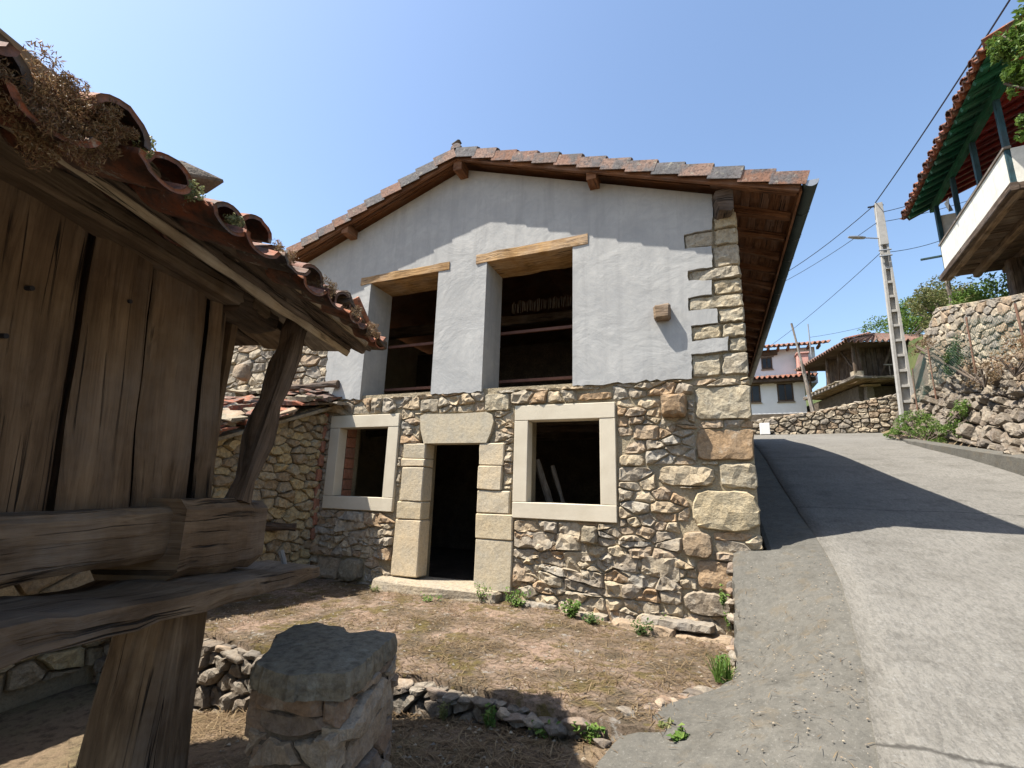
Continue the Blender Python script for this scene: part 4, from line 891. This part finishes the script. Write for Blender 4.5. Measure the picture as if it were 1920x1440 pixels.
# upper masonry wall
mw = thing('masonry_wall', 'tall lichen covered masonry wall above the dry stone bank', 'wall', (5.7, 7.5, 4))
yd2 = V((.04, 1, .2)).normalized(); FM = fr((5.62, 4.3, 3.6), yd2, (.03, 0, 1), (-1, .04, 0))
vs = []
for n in (-.02, -.7):
    for u, v in ((0, -.6), (6.2, -.6), (6.2, 1.55), (5.0, 2.2), (1.4, 1.85), (0, 1.75)): vs.append(fp(FM, u, v, n))
mc = obj('wall_core', vs, [tuple(range(6)), tuple(range(11, 5, -1))] + [(i, 6 + i, 6 + (i + 1) % 6, (i + 1) % 6) for i in range(6)], 'mortar', mw)
polys = cells([(0, -.5), (6.2, -.5), (6.2, 1.5), (5.0, 2.2), (1.4, 1.85), (0, 1.75)], (.22, .5), (.11, .2))
wallstones(polys, FM, (.02, .06), 'pale_stone', mc, 240, .012, 11, .4)
FM2 = fr(fp(FM, 0, 0, -.7), (-1, .04, 0), (0, 0, 1), (0, -1, 0)); wallstones(cells([(0, -.5), (.7, -.5), (.7, 1.75), (0, 1.75)], (.2, .4), (.12, .2)), FM2, (.02, .05), 'pale_stone', mc, 60)
# end wall across the top of the lane
ew = thing('stone_wall', 'pale dry stone wall closing the top of the lane', 'wall', (4, 14, 4))
FE = fr((1.0, 14.0, 3.85), (1, .02, .045), (0, 0, 1), (0, -1, 0))
vs = []
for n in (-.02, -.55):
    for u, v in ((-1, -.6), (6.8, -.6), (6.8, 1.25), (5.2, 1.2), (4.0, 1.0), (2.8, .8), (.6, .55), (-1, .5)): vs.append(fp(FE, u, v, n))
ec_ = obj('wall_core', vs, [tuple(range(8)), tuple(range(15, 7, -1))] + [(i, 8 + i, 8 + (i + 1) % 8, (i + 1) % 8) for i in range(8)], 'dark_earth', ew)
polys = cells([(-.6, -.2), (6.8, -.2), (6.8, 1.25), (5.2, 1.22), (4.0, 1.05), (2.8, .84), (.6, .6), (-.6, .5)], (.2, .42), (.12, .2), (), 1.5, .4)
wallstones(polys, FE, (.03, .1), 'pale_stone', ec_, 200, .012, 10, .6)
for i in range(30):
    u = -.4 + i * .235; v = lin(u, [-1, .6, 2.8, 4, 5.2, 6.8], [.5, .58, .8, 1.02, 1.2, 1.25]); boulder('cap_stone', fp(FE, u, v + .03, -.2), (U(.12, .2), .22, U(.04, .09)), 'pale_stone', ew, 2, .35)
ub = box('utility_box', 1.73, 2.06, 13.72, 13.86, 3.93, 4.36, 'white_wall', None, .01); tag(ub, 'small white utility cabinet set against the stone wall', 'cabinet')
# fence
fc = thing('chain_link_fence', 'sagging green chain link fence with rusty posts', 'fence', (5.4, 7.5, 4.4))
FN = [(5.3, 4.6, 4.3, 5.15), (5.3, 6.45, 4.62, 5.53), (5.3, 8.55, 4.45, 5.46), (5.42, 10.2, 4.3, 5.3)]
for x, y, z0, z1 in FN: bar('fence_post', [(x, y, z0 - .3), (x + U(-.05, .05), y + U(-.05, .05), z1 + .05)], .04, .04, (1, 0, 0), 'rusty', fc, sec=ROUND, seg=3)
for (xa, ya, a0, a1), (xb, yb, b0, b1) in zip(FN, FN[1:]):
    mb = MB(); n = int((yb - ya) / .09); m = 11
    def g(i, j):
        f_ = i / n; q = j / m; return V((xa + (xb - xa) * f_ + .04 * MN.noise(V((i * .2, j * .2, 0))), ya + (yb - ya) * f_, (a0 + (b0 - a0) * f_) * (1 - q) + (a1 + (b1 - a1) * f_) * q - .05 * math.sin(math.pi * f_) * q))
    for i in range(n):
        for j in range(m):
            for A, B in (((i, j), (i + 1, j + 1)), ((i + 1, j), (i, j + 1))): mb.add(*bar_data([g(*A), g(*B)], .004, .004, (1, 0, 0), sec=[(-.5, -.3), (.5, -.3), (0, .5)], seg=1)[:2])
    mb.build('wire_mesh', 'wire_green', fc)
# concrete pole with lamp
po = thing('utility_pole', 'tall pale concrete utility pole with ladder-like openings and lamp', 'pole', (5.6, 11.5, 4.2))
pb, pt = V((5.6, 11.5, 3.9)), V((5.58, 11.3, 11.25)); ax = (pt - pb).normalized()
for s in (-1, 1):
    bar('pole_flange', [pb + V((s * .17, 0, 0)), pt + V((s * .06, 0, 0))], .075, .17, (1, 0, 0), 'pole_concrete', po, sec=SHARP, seg=4, scale=lambda t: 1.05 - .3 * t)
for k in range(12):
    f_ = .03 + k * .066; c = pb.lerp(pt, f_); w = .19 - .12 * f_; bar('pole_rung', [c - V((w - .03, 0, 0)), c + V((w - .03, 0, 0))], .13, .08, (0, 1, 0), 'pole_concrete', po, sec=SHARP, seg=1)
bar('pole_web', [pb + V((0, .06, 0)), pt + V((0, .05, 0))], .3, .05, (1, 0, 0), 'pole_concrete', po, sec=SHARP, seg=2, scale=lambda t: 1 - .6 * t)
bar('pole_cap', [pb.lerp(pt, .8), pt + V((0, 0, .02))], .2, .17, (1, 0, 0), 'pole_concrete', po, sec=SHARP, seg=2, scale=lambda t: 1.15 - .15 * t)
bar('cross_arm', [pt + V((-.3, -.05, -.08)), pt + V((.15, .05, -.02))], .04, .05, (0, 1, 0), 'cable', po, seg=1)
lm = bar('lamp_arm', [(5.5, 11.35, 10.05), (5.05, 11.25, 10.1)], .04, .04, (0, 1, 0), 'metal_grey', po, sec=ROUND, seg=2)
bar('lamp_head', [(5.08, 11.26, 10.1), (4.6, 11.15, 10.16)], .17, .09, (0, 1, 0), 'metal_grey', po, sec=ROUND, seg=8, scale=lambda t: .55 + .5 * math.sin(math.pi * (.15 + .8 * t)))
for z in (9.55, 9.35): bar('clamp', [(5.38, 11.2, z), (5.72, 11.2, z)], .05, .05, (0, 1, 0), 'metal_grey', po, sec=ROUND, seg=1)
def cable(a, b, sag, r, label):
    a, b = V(a), V(b); n = 14; pts = [a.lerp(b, i / n) - V((0, 0, sag * 4 * (i / n) * (1 - i / n))) for i in range(n + 1)]
    o = bar('overhead_cable', pts, r, r, (.3, .3, 1), 'cable', None, sec=ROUND[::2], seg=n); tag(o, label, 'cable', 'overhead cables')
cable((5.5, 11.25, 11.3), (5.17, 0, 9.95), .12, .032, 'thick twisted black cable rising overhead from the pole top')
cable((5.5, 11.25, 11.25), (1.3, 21, 12.3), .5, .03, 'black cable sagging from the pole top towards the house eave')
cable((5.5, 11.25, 10.6), (1.5, 25, 13.5), .4, .022, 'thin lower cable running from the pole behind the house roof')
cable((5.45, 11.25, 9.5), (3.3, 24.3, 10.2), .15, .022, 'cable dropping from the pole clamp to the white house')
cable((5.7, 11.3, 10.95), (8.9, 13.5, 12.7), .1, .025, 'cable from the pole passing behind the green eave')
cable((5.7, 11.3, 10.6), (9.5, 13.5, 12.2), .1, .022, 'second cable from the pole passing behind the green eave')
cable((5.7, 11.3, 9.5), (8.2, 13.0, 10.6), .1, .022, 'thin cable from the pole clamp to the balcony corner')
cable((5.14, 22, 10.0), (9.5, 21, 10.6), .15, .02, 'thin cable from the roof mast across to the hillside')
cable((7.0, 11.15, 8.3), (11, 10.5, 9.3), .05, .02, 'thin cable from the thin wooden post on the hill')
o = bar('wooden_pole', [(3.38, 15.5, 8.75), (3.55, 15.5, 7.4), (3.86, 15.5, 4.5)], .16, .16, (1, 0, 0), 'grey_wood', None, sec=ROUND, seg=10, rough=.015, scale=lambda t: .5 + .5 * t); tag(o, 'crooked bare wooden pole leaning before the far granary', 'pole')
o = bar('roof_mast', [(5.13, 22, 8.9), (5.13, 22, 10.75)], .06, .06, (1, 0, 0), 'metal_grey', None, sec=ROUND, seg=2); tag(o, 'thin grey metal mast rising from the far roof', 'mast')
o = bar('wooden_post', [(7.0, 11.15, 6.2), (6.95, 11.15, 8.35)], .13, .13, (1, 0, 0), 'grey_wood', None, sec=ROUND, seg=4, rough=.01); tag(o, 'thin grey post among bushes below the balcony', 'post')
# ================================================================== FAR WHITE HOUSE
wh = thing('white_house', 'far two storey white house with brown shutterless windows and tiled eaves', 'house', (3.5, 25, 6))
box('wall', -2, 5.0, 24, 29, 5.2, 8.25, 'white_wall', wh, 0); box('upper_wall', -2, 5.9, 25.2, 29.5, 8.2, 10.35, 'white_wall', wh, 0)
box('plinth', -2, 5.1, 23.9, 24.05, 4.9, 6.25, 'dark_earth', wh, 0)
for x0, x1, z0, z1, y in [(3.66, 4.40, 6.98, 7.95, 24), (1.95, 2.75, 6.98, 7.95, 24), (3.1, 3.62, 9.2, 9.85, 25.2)]:
    w_ = box('window_frame', x0 - .03, x1 + .03, y - .03, y + .05, z0 - .03, z1 + .03, 'dark_wood', wh, .005); box('pane', x0 + .05, (x0 + x1) / 2 - .03, y - .045, y, z0 + .06, z1 - .05, 'dark_glass', w_, 0); box('pane', (x0 + x1) / 2 + .03, x1 - .05, y - .045, y, z0 + .06, z1 - .05, 'dark_glass', w_, 0)
    box('window_lintel', x0 - .14, x1 + .14, y - .06, y + .05, z1 + .035, z1 + .2, 'grey_wood', wh, .01); box('window_sill', x0 - .08, x1 + .08, y - .07, y + .04, z0 - .1, z0 - .035, 'pale_stone', wh, .01)
def tileroof(name, A, B, D, n, par, mat='old_tile', r=.07, hip=0.0):      # A->B eave line, D up-slope vector; corrugated with thickness
    A, B, D = V(A), V(B), V(D); vs = []; m = n * 6; nr = (B - A).cross(D).normalized()
    if nr.z < 0: nr = -nr
    for k in range(7):
        f_ = k / 6
        Lh = (B - A).length; dh = (B - A).normalized() * hip * f_; Ak, Bk = A + dh, B - dh
        for i in range(m + 1): vs.append(Ak.lerp(Bk, i / m) + D * f_ + nr * (r * math.cos(i * math.pi / 3) + U(-.008, .008) + .02 * (k % 2)) + V((0, 0, .015 * MN.noise(V((i * .13, k, 0))))))
    fs = [(k * (m + 1) + i, k * (m + 1) + i + 1, (k + 1) * (m + 1) + i + 1, (k + 1) * (m + 1) + i) for k in range(6) for i in range(m)]
    o = obj(name, vs, fs, mat, par); md = o.modifiers.new('t', 'SOLIDIFY'); md.thickness = .03; return o
tileroof('lower_roof', (-2.2, 23.4, 8.28), (5.6, 23.4, 8.28), (0, 1.9, .45), 30, wh); box('eave_beam', -2.1, 5.5, 23.5, 23.95, 8.02, 8.2, 'dark_wood', wh, .01)
tileroof('upper_roof', (-2.2, 24.5, 10.42), (6.6, 24.5, 10.42), (0, 3.2, .85), 34, wh)
for i in range(16): x = -1.8 + i * .52; box('rafter_end', x, x + .12, 24.6, 25.3, 10.2, 10.34, 'roof_wood', wh, 0)
box('upper_lintel', 2.75, 3.95, 25.0, 25.25, 10.0, 10.3, 'dark_wood', wh, .01)
box('chimney', 4.85, 5.4, 24.3, 25.0, 8.6, 9.75, 'pink', wh, .02)
box('chimney_cap', 4.8, 5.45, 24.23, 25.07, 9.75, 9.83, 'pink', wh, .01)
# ================================================================== FAR GRANARY
g2 = thing('far_granary', 'dark weathered wooden granary on a wide platform beyond the lane', 'granary', (7, 20.5, 5.2))
A = V((6.1, 18.5, 0)); dl = (V((4.97, 23.2, 0)) - A).normalized(); dr = V((-dl.y, dl.x, 0)); dr = dr if dr.x > 0 else -dr
def G(a, b, z): return A + dl * a + dr * b + V((0, 0, z))           # a: to far-left, b: to right
def gbox(name, a0, a1, b0, b1, z0, z1, mat):
    vs = [G(a, b, z) for a in (a0, a1) for b in (b0, b1) for z in (z0, z1)]; return obj(name, vs, [(0, 1, 3, 2), (4, 6, 7, 5), (0, 4, 5, 1), (2, 3, 7, 6), (0, 2, 6, 4), (1, 5, 7, 3)], mat, g2)
gbox('inner_wall', .65, 3.9, .65, 4.0, 6.9, 8.55, 'dark_wood')
for i in range(15): a = .6 + i * .22; bar('wall_board', [G(a + .1, .6, 6.9), G(a + .1, .6, 8.6)], .2, .05, dl, 'dark_wood', g2, seg=2, rough=.01)
for i in range(15): b = .6 + i * .23; bar('wall_board', [G(.6, b + .1, 6.9), G(.6, b + .1, 8.6)], .21, .05, dr, 'dark_wood', g2, seg=2, rough=.01)
for i in range(14): b = -.1 + i * .32; bar('platform_board', [G(-.1, b + .15, 6.86), G(4.8, b + .15, 6.86)], .3, .06, dr, 'old_wood', g2, seg=3, rough=.012)
bar('platform_beam', [G(-.15, -.1, 6.93), G(4.9, -.1, 6.93)], .14, .16, (0, 0, 1), 'grey_wood', g2, seg=8, rough=.02); bar('platform_beam', [G(-.1, -.15, 6.93), G(-.1, 4.4, 6.93)], .14, .16, (0, 0, 1), 'grey_wood', g2, seg=8, rough=.02)
for a, b in [(.05, .05), (2.4, 0), (4.5, .05), (.05, 2.3), (.05, 4.2)]: bar('corridor_post', [G(a, b, 6.95), G(a, b, 8.6)], .1, .1, dr, 'dark_wood', g2, seg=3, rough=.01)
for a0, a1 in [(.3, 1.2), (2.2, 1.4), (3.4, 2.5)]: bar('brace', [G(a0, .35, 7.0), G(a1, .1, 8.5)], .08, .08, dr, 'dark_wood', g2, seg=3, rough=.01)
for b0, b1 in [(.6, .2), (1.2, 1.7)]: bar('brace', [G(.4, b0, 7.0), G(.05, b1, 8.5)], .08, .08, dl, 'dark_wood', g2, seg=3, rough=.01)
for i in range(8): b = 1.4 + i * .22; bar('baluster', [G(0, b, 6.95), G(0, b, 7.5)], .03, .03, dr, 'grey_wood', g2, seg=1)
bar('hand_rail', [G(0, 1.2, 7.52), G(0, 3.4, 7.52)], .05, .05, dl, 'grey_wood', g2, seg=2)
gbox('stone_block', 0.0, .3, -.05, .35, 7.0, 7.25, 'pale_stone')
for a, b in [(.9, .9), (3.6, .9), (.9, 3.6), (3.6, 3.6)]:
    bar('support_post', [G(a, b, 4.6), G(a, b, 6.82)], .5, .5, dr, 'dry_stone', g2, seg=5, rough=.03, scale=lambda t: 1.2 - .6 * t); bar('cap_slab', [G(a - .35, b, 6.74), G(a + .35, b, 6.74)], .7, .07, dr, 'pale_stone', g2, seg=3, rough=.02)
tileroof('roof_left', G(-.45, -.45, 8.5), G(5.0, -.45, 8.5), dr * 2.7 + V((0, 0, 1.15)), 22, g2, hip=2.7)
tileroof('roof_front', G(-.45, -.45, 8.5), G(-.45, 5.0, 8.5), dl * 2.7 + V((0, 0, 1.15)), 22, g2, hip=2.7)
for k in range(9): tile(G(1.6 - k * .24, 1.6 - k * .24, 9.5 - k * .103), -dl - dr + V((0, 0, -.6)), V((0, 0, 1)), .09, .11, .42, 'old_tile', g2, False, 'hip_tile', 6)
vs = [G(-.4, -.4, 8.48), G(5, -.4, 8.48), G(5, 4.8, 8.48), G(-.4, 4.8, 8.48)]; obj('roof_underside', vs, [(0, 1, 2, 3)], 'dark_wood', g2)
for i in range(9): o = boulder('stone_heap_piece', G(1.2 + i * .35, -.15, 7.02), (.2, .14, .07), 'dark_stone', g2, 1, .3)
gbox('under_shade_block', .9, 7.5, .5, 4, 4.4, 6.75, 'dark_earth')  # added dark block: stands for wall and shade under the platform, hides bright ground
# ================================================================== BALCONY GRANARY (upper right)
pn = thing('painted_granary', 'raised granary with white parapet, green eave and red walls', 'granary', (6.8, 6.6, 6))
Q = V((5.93, 8.5, 0)); Q2 = V((5.55, 4.5, 0)); da = (Q2 - Q).normalized(); db = V((-da.y, da.x, 0)); db = db if db.x > 0 else -db; LN = (Q2 - Q).length
def B(a, b, z): return Q + da * a + db * b + V((0, 0, z))
def bbox_(name, a0, a1, b0, b1, z0, z1, mat, par=pn):
    vs = [B(a, b, z) for a in (a0, a1) for b in (b0, b1) for z in (z0, z1)]; return obj(name, vs, [(0, 1, 3, 2), (4, 6, 7, 5), (0, 4, 5, 1), (2, 3, 7, 6), (0, 2, 6, 4), (1, 5, 7, 3)], mat, par)
for i in range(7): bbox_('parapet_panel', i * LN / 7 + .006, (i + 1) * LN / 7 - .006, -.03, .03, 7.5, 8.25, 'parapet')
for i in range(6): bbox_('parapet_panel', LN + .0, LN + .06, .05 + i * .6, .05 + (i + 1) * .6 - .012, 7.5, 8.25, 'parapet')
bbox_('parapet_cap', -.05, LN + .08, -.06, .06, 8.252, 8.30, 'grey_wood')
for i in range(7): bar('floor_beam', [B(-.1, .05 + i * .55, 7.36), B(LN + .15, .05 + i * .55, 7.37)], .14, .16, db, 'old_wood', pn, seg=8, rough=.006)
for i in range(13): a = -.05 + i * .34; bar('floor_board', [B(a, -.08, 7.44), B(a, 4, 7.44)], .32, .05, da, 'dark_wood', pn, seg=3, rough=.01)
bar('edge_beam', [B(-.15, -.06, 7.39), B(LN + .2, -.06, 7.39)], .13, .16, db, 'dark_wood', pn, seg=10, rough=.006)
bar('edge_beam', [B(LN + .12, -.1, 7.385), B(LN + .12, 4, 7.385)], .13, .16, da, 'dark_wood', pn, seg=8, rough=.006)
# red board wall, posts, brace
for i in range(13): z = 7.6 + i * .16; bar('red_board', [B(.1, 1.15, z), B(LN, 1.15, z)], .15, .04, (0, 0, 1), 'red_paint', pn, sec=SHARP, seg=2)
bbox_('inner_wall', .15, LN - .02, 1.2, 4, 7.47, 9.85, 'red_paint')
bbox_('white_end', -.04, .02, .04, 1.1, 7.5, 9.1, 'parapet')
for a in (.02, 1.35, 2.7, LN): bar('corridor_post', [B(a, .02, 7.5), B(a, .02, 9.5)], .09, .09, db, 'teal_paint', pn, sec=SHARP, seg=2)
bar('eave_beam', [B(-.3, .02, 9.46), B(LN + .6, .02, 9.46)], .12, .16, db, 'green_paint', pn, sec=SHARP, seg=3)
# roof: eave along the lane, sloping up to the right
zr = 9.38; ov = -.48; rs = .42
for i in range(16):
    a = -.35 + i * .36; bar('rafter', [B(a, ov, zr + .02), B(a, .06, zr + .02 + (.06 - ov) * rs)], .08, .08, da, 'green_paint', pn, sec=SHARP, seg=2); bar('inner_rafter', [B(a, .061, zr + .02 + (.061 - ov) * rs), B(a, 1.6, zr + .02 + (1.6 - ov) * rs)], .08, .08, da, 'red_paint', pn, sec=SHARP, seg=2)
for i in range(11):
    b = ov + .1 + i * .2; bar('eave_board', [B(-.5, b, zr + .085 + (b - ov) * rs), B(LN + 1.5, b, zr + .085 + (b - ov) * rs)], .19, .02, db + V((0, 0, rs)), 'green_paint' if b < .1 else 'red_paint', pn, sec=SHARP, seg=2)
tileroof('tile_roof', B(-.65, ov - .12, zr + .13), B(LN + 1.6, ov - .12, zr + .13), db * 3 + V((0, 0, 3 * rs)), 25, pn, 'old_tile', .065)
for i in range(27): tile(B(-.55 + i * .225, ov + .25, zr + .33), -db + V((0, 0, -rs)), V((0, 0, 1)), .08, .1, .42, 'old_tile', pn, i % 2 == 0, 'eave_tile', 7)
bar('gable_board', [B(-.5, ov, zr + .05), B(-.5, 2.4, zr + .05 + 3.2 * rs)], .14, .04, (0, 0, 1), 'dark_wood', pn, seg=4, rough=.005)
for a, b in [(.75, 1.0), (LN - .2, 1.1)]: bar('support_post', [B(a, b, 5.2), B(a, b, 7.28)], .26, .26, db, 'dark_wood', pn, seg=6, rough=.012, scale=lambda t: 1.25 - .3 * t)
bar('stone_support', [B(2.2, 1.3, 5.2), B(2.2, 1.3, 7.28)], .4, .4, db, 'pale_stone', pn, seg=6, rough=.02, scale=lambda t: 1.25 - .3 * t)
bar('pole_bracket', [B(-.1, .05, 8.0), B(-.1, -.45, 7.98)], .05, .05, da, 'teal_paint', pn, seg=1); bar('drain_pipe', [B(-.08, .02, 7.5), B(-.08, .02, 9.4)], .07, .07, db, 'teal_paint', pn, sec=ROUND, seg=2)
v = [B(1.25, -.1, 8.85), B(1.55, -.16, 8.8), B(1.5, -.2, 8.45), B(1.3, -.05, 8.55), B(1.4, -.22, 8.72), B(1.38, -.15, 8.5)]
o = obj('flag', v, [(0, 1, 4), (0, 4, 5, 3), (1, 2, 5, 4)], 'flag_cloth'); md = o.modifiers.new('t', 'SOLIDIFY'); md.thickness = .006; tag(o, 'small grey and white flag hanging below the green eave', 'flag')
# ================================================================== VEGETATION
def bush(name, blobs, n, size, mat, label, cat='bush', grp=None, base=None):
    base = base or (blobs[0][0][0], blobs[0][0][1], blobs[0][0][2] - blobs[0][1][2]); t = thing(name, label, cat, base, grp); mb = MB()
    for c, r in blobs: crown(mb, c, r, n, size, .4, 16)
    mb.build('foliage', mat, t); st = MB()
    for c, r in blobs:
        for _ in range(5): d = rvec(); st.add(*bar_data([V(base), V(c) + V((d.x * r[0], d.y * r[1], d.z * r[2])) * .8], .03, .03, (1, .2, 0), sec=RECT[::2], seg=2)[:2])
    st.build('branches', 'bark', t); return t
bush('bush', [((9.6, 24.5, 10.6), (1.3, 1.8, .9)), ((9.8, 21.5, 10.7), (1.2, 1.5, .9)), ((9.4, 18.8, 9.8), (1.0, 1.3, .8)), ((9.1, 16.8, 9.0), (.9, 1.2, .8))], 2400, .13, 'leaf', 'large green hedge of bushes rising behind the far granary roof', grp='bushes on the hillside')
bush('bush', [((7.3, 12.4, 8.0), (.9, 1.2, .8)), ((7.2, 10.9, 7.1), (.8, 1.0, .7)), ((7.3, 13.6, 8.4), (.9, 1.0, .7))], 2200, .09, 'leaf_olive', 'olive brown tangled bush below the painted granary', grp='bushes on the hillside')
bush('bush', [((7.6, 9.6, 6.9), (1.0, .9, .8)), ((8.2, 8.6, 6.9), (1.0, .9, .9)), ((7.4, 10.4, 7.0), (.8, .8, .6))], 2400, .1, 'leaf', 'bright green bush behind the masonry wall', grp='bushes on the hillside')
bush('creeper', [((5.2, 9.3, 3.5), (.22, .9, .35)), ((5.1, 8.1, 3.2), (.2, .7, .35)), ((5.25, 10.4, 3.85), (.22, .8, .3)), ((5.3, 7.4, 3.5), (.14, .45, .4)), ((5.0, 10.8, 3.6), (.2, .9, .16))], 1300, .05, 'leaf', 'light green creeper spilling over the dry stone bank by the pole', 'plant')
bush('creeper', [((5.45, 7.6, 5.0), (.16, .5, .45))], 1500, .05, 'leaf_dark', 'dark green ivy patch on the fence and masonry wall', 'plant')
bush('creeper', [((5.3, 5.1, 4.3), (.25, .6, .35)), ((5.3, 4.2, 4.25), (.25, .5, .35))], 700, .04, 'moss_brown', 'reddish dry plants on top of the dry stone bank', 'plant')
bush('creeper', [((5.35, 6.3, 4.25), (.2, .5, .25)), ((5.5, 9.4, 5.8), (.25, .7, .2))], 600, .05, 'straw', 'yellow dry grass tufts beside the rusty fence post', 'plant')
# tree at the upper right
tr = thing('fig_tree', 'leafy tree overhanging the painted granary roof', 'tree', (5.5, 1.5, 1.5))
bar('trunk', [(5.6, 1.4, .8), (5.6, 1.5, 3.5), (5.4, 1.7, 6), (5.2, 1.9, 8.4)], .26, .26, (1, 0, 0), 'bark', tr, sec=ROUND, seg=10, rough=.02, scale=lambda t: 1.2 - .8 * t)
for b in [(4.65, 2.2, 8.9), (4.7, 2.3, 7.3), (4.6, 2.3, 8.1), (5.9, 1.2, 8.6), (4.9, 2.0, 9.3)]: bar('branch', [(5.4, 1.75, 6.2 + U(0, 1)), b], .06, .06, (1, 0, .2), 'bark', tr, sec=ROUND, seg=4, rough=.01, scale=lambda t: 1 - .6 * t)
mb = MB()
for c, r in [((4.68, 2.25, 8.75), (.2, .3, .3)), ((4.72, 2.25, 8.1), (.16, .25, .25)), ((4.75, 2.2, 7.25), (.14, .22, .2)), ((5.1, 1.9, 8.9), (.4, .5, .4)), ((5.5, 1.4, 7.9), (.5, .6, .6)), ((4.85, 2.1, 8.4), (.2, .3, .4))]:
    crown(mb, c, r, 420, .1, .5, 10)
mb.build('crown', 'leaf', tr)
# weeds round the courtyard
for x, y, h, r, n, sz, mt, lb in [(-2.95, -.2, .26, .16, 120, .06, 'leaf', 'bright green leafy weed at the right foot of the doorway'), (-2.45, -.22, .26, .2, 150, .06, 'leaf', 'bushy green weed below the right window frame'), (-1.72, -.3, .24, .18, 150, .06, 'leaf', 'bright green weed against the wall foot under the right window'),
                               (-1.45, -.35, .12, .16, 80, .05, 'leaf_dark', 'low dark weed beside the brighter one at the wall foot'), (-.85, -.4, .16, .16, 90, .05, 'leaf_dark', 'dark green weed among the ledge stones of the facade'), (-.65, -.12, .2, .1, 70, .045, 'leaf', 'small weed growing out of the facade joints near the ledge'),
                               (-3.6, -.5, .09, .16, 60, .05, 'leaf', 'small green tuft in front of the door step'), (-4.6, -.35, .08, .16, 60, .045, 'leaf_olive', 'low weed at the left end of the door step'), (.02, -.62, .2, .08, 60, .05, 'leaf', 'weed in the broken apron edge by the house corner'), (.06, -.9, .16, .08, 50, .045, 'leaf', 'weed lower down the broken apron edge'),
                               (-.02, -1.4, .14, .09, 70, .05, 'leaf', 'weed rooted below the apron where it meets the terrace'), (-1.55, -2.98, .16, .08, 60, .05, 'leaf', 'weed between the terrace edge stones nearest the capstone'), (-1.15, -2.98, .1, .12, 60, .045, 'leaf', 'flat weed below the terrace edge stones'), (-.85, -2.95, .14, .1, 80, .05, 'leaf', 'bushy weed at the end of the terrace edge stones'),
                               (-1.95, -2.95, .14, .07, 50, .05, 'leaf_olive', 'thin weed between terrace edge stones beside the mounting block'), (-.28, -2.98, .14, .09, 60, .08, 'leaf', 'broad leaved bright weed growing through the apron concrete'), (-.38, -2.85, .06, .1, 40, .05, 'leaf_olive', 'flat small weed on the apron concrete')]:
    zz = terrz(x, y) if y > -2.8 else groundz(x, y)
    if x > -.05 and y > -1.3: zz = lin(y, ly, lz) - .25
    if x > -.5 and y < -2.7: zz = .1
    weed((x, y, zz), h * U(.8, 1.1), r * U(.8, 1.15), int(n * 1.5), lb, mt, sz * U(.6, .95))
gt = MB()
for _ in range(120):
    a = U(0, 6.28); p = V((-.02 + U(-.06, .06), -1.78 + U(-.06, .06), .13)); d = V((math.cos(a) * U(.02, .12), math.sin(a) * U(.02, .12), U(.1, .24))); e = V((-math.sin(a), math.cos(a), 0)) * .004
    gt.add([p - e, p + e, p + d * .6 + e, p + d * .6 - e, p + d + V((0, 0, -.03))], [(0, 1, 2, 3), (3, 2, 4)])
tag(gt.build('grass_tuft', 'leaf'), 'upright green grass tuft at the apron corner of the terrace', 'grass')
# dry straw litter
mb = MB()
straws(mb, 15000, lambda: (U(-6, .05), U(-2.85, -.05)), terrz, (.04, .19), .0028); tag(mb.build('straw_litter', 'straw'), 'dry straw and needles littering the terrace', 'straw', kind='stuff')
mb = MB()
straws(mb, 13000, lambda: (U(-4.5, -.5), U(-5.2, -2.9)), groundz, (.05, .22), .003); tag(mb.build('straw_litter', 'straw'), 'dry straw littering the lower ground before the terrace', 'straw', kind='stuff')
def apz(x, y): z0 = lin(y, ly, lz); x0 = lin(y, ly, lx); f_ = (x - x0) / max(.1, seamx(y) - x0); return z0 + (roadz(y) - z0) * sm(f_) + .012
mb = MB(); straws(mb, 420, lambda: (U(-.5, .75), U(-4, -.4)), lambda x, y: apz(max(x, lin(y, ly, lx) + .03), y), (.03, .1), .002); tag(mb.build('straw_litter', 'straw'), 'scattered straw bits on the concrete apron', 'straw', kind='stuff')

# pebbles and crumbs of mortar
def pebbles(n, region, zf, r, mat, label):
    mb = MB()
    for _ in range(n):
        x, y = region(); q = U(*r); z = zf(x, y); k = [V((x, y, z)) + V((d.x, d.y, d.z * .6)) * q for d in (V((1, 0, 0)), V((-.4, .9, 0)), V((-.6, -.8, .1)), V((.1, .1, 1)), V((U(-.3, .3), U(-.3, .3), -.6)))]
        mb.add(k, [(0, 1, 3), (1, 2, 3), (2, 0, 3), (0, 4, 1), (1, 4, 2), (2, 4, 0)])
    tag(mb.build('pebbles', mat), label, 'pebbles', kind='stuff')
pebbles(700, lambda: (U(-5.8, 0), U(-2.8, -.05)), lambda x, y: terrz(x, y) + .004, (.006, .022), 'pale_stone', 'small pale stones scattered over the terrace')
pebbles(500, lambda: (U(-3.5, -.6), U(-4.6, -2.95)), lambda x, y: groundz(x, y) + .005, (.006, .025), 'pale_stone', 'small stones scattered on the lower ground')
def seamr():
    y = U(-4.5, -.1); return (seamx(y) - abs(random.gauss(0, .16)) - .01, y)
pebbles(170, seamr, lambda x, y: apz(x, y) + .003, (.004, .012), 'pale_stone', 'grit gathered along the seam of the lane')
pebbles(110, lambda: (lin(0, [0, 1], [0, 0]) + U(.0, .7), U(-3.6, -.3)), lambda x, y: apz(max(x, lin(y, ly, lx) + .05), y) + .003, (.004, .013), 'pale_stone', 'gravel crumbs on the concrete apron')
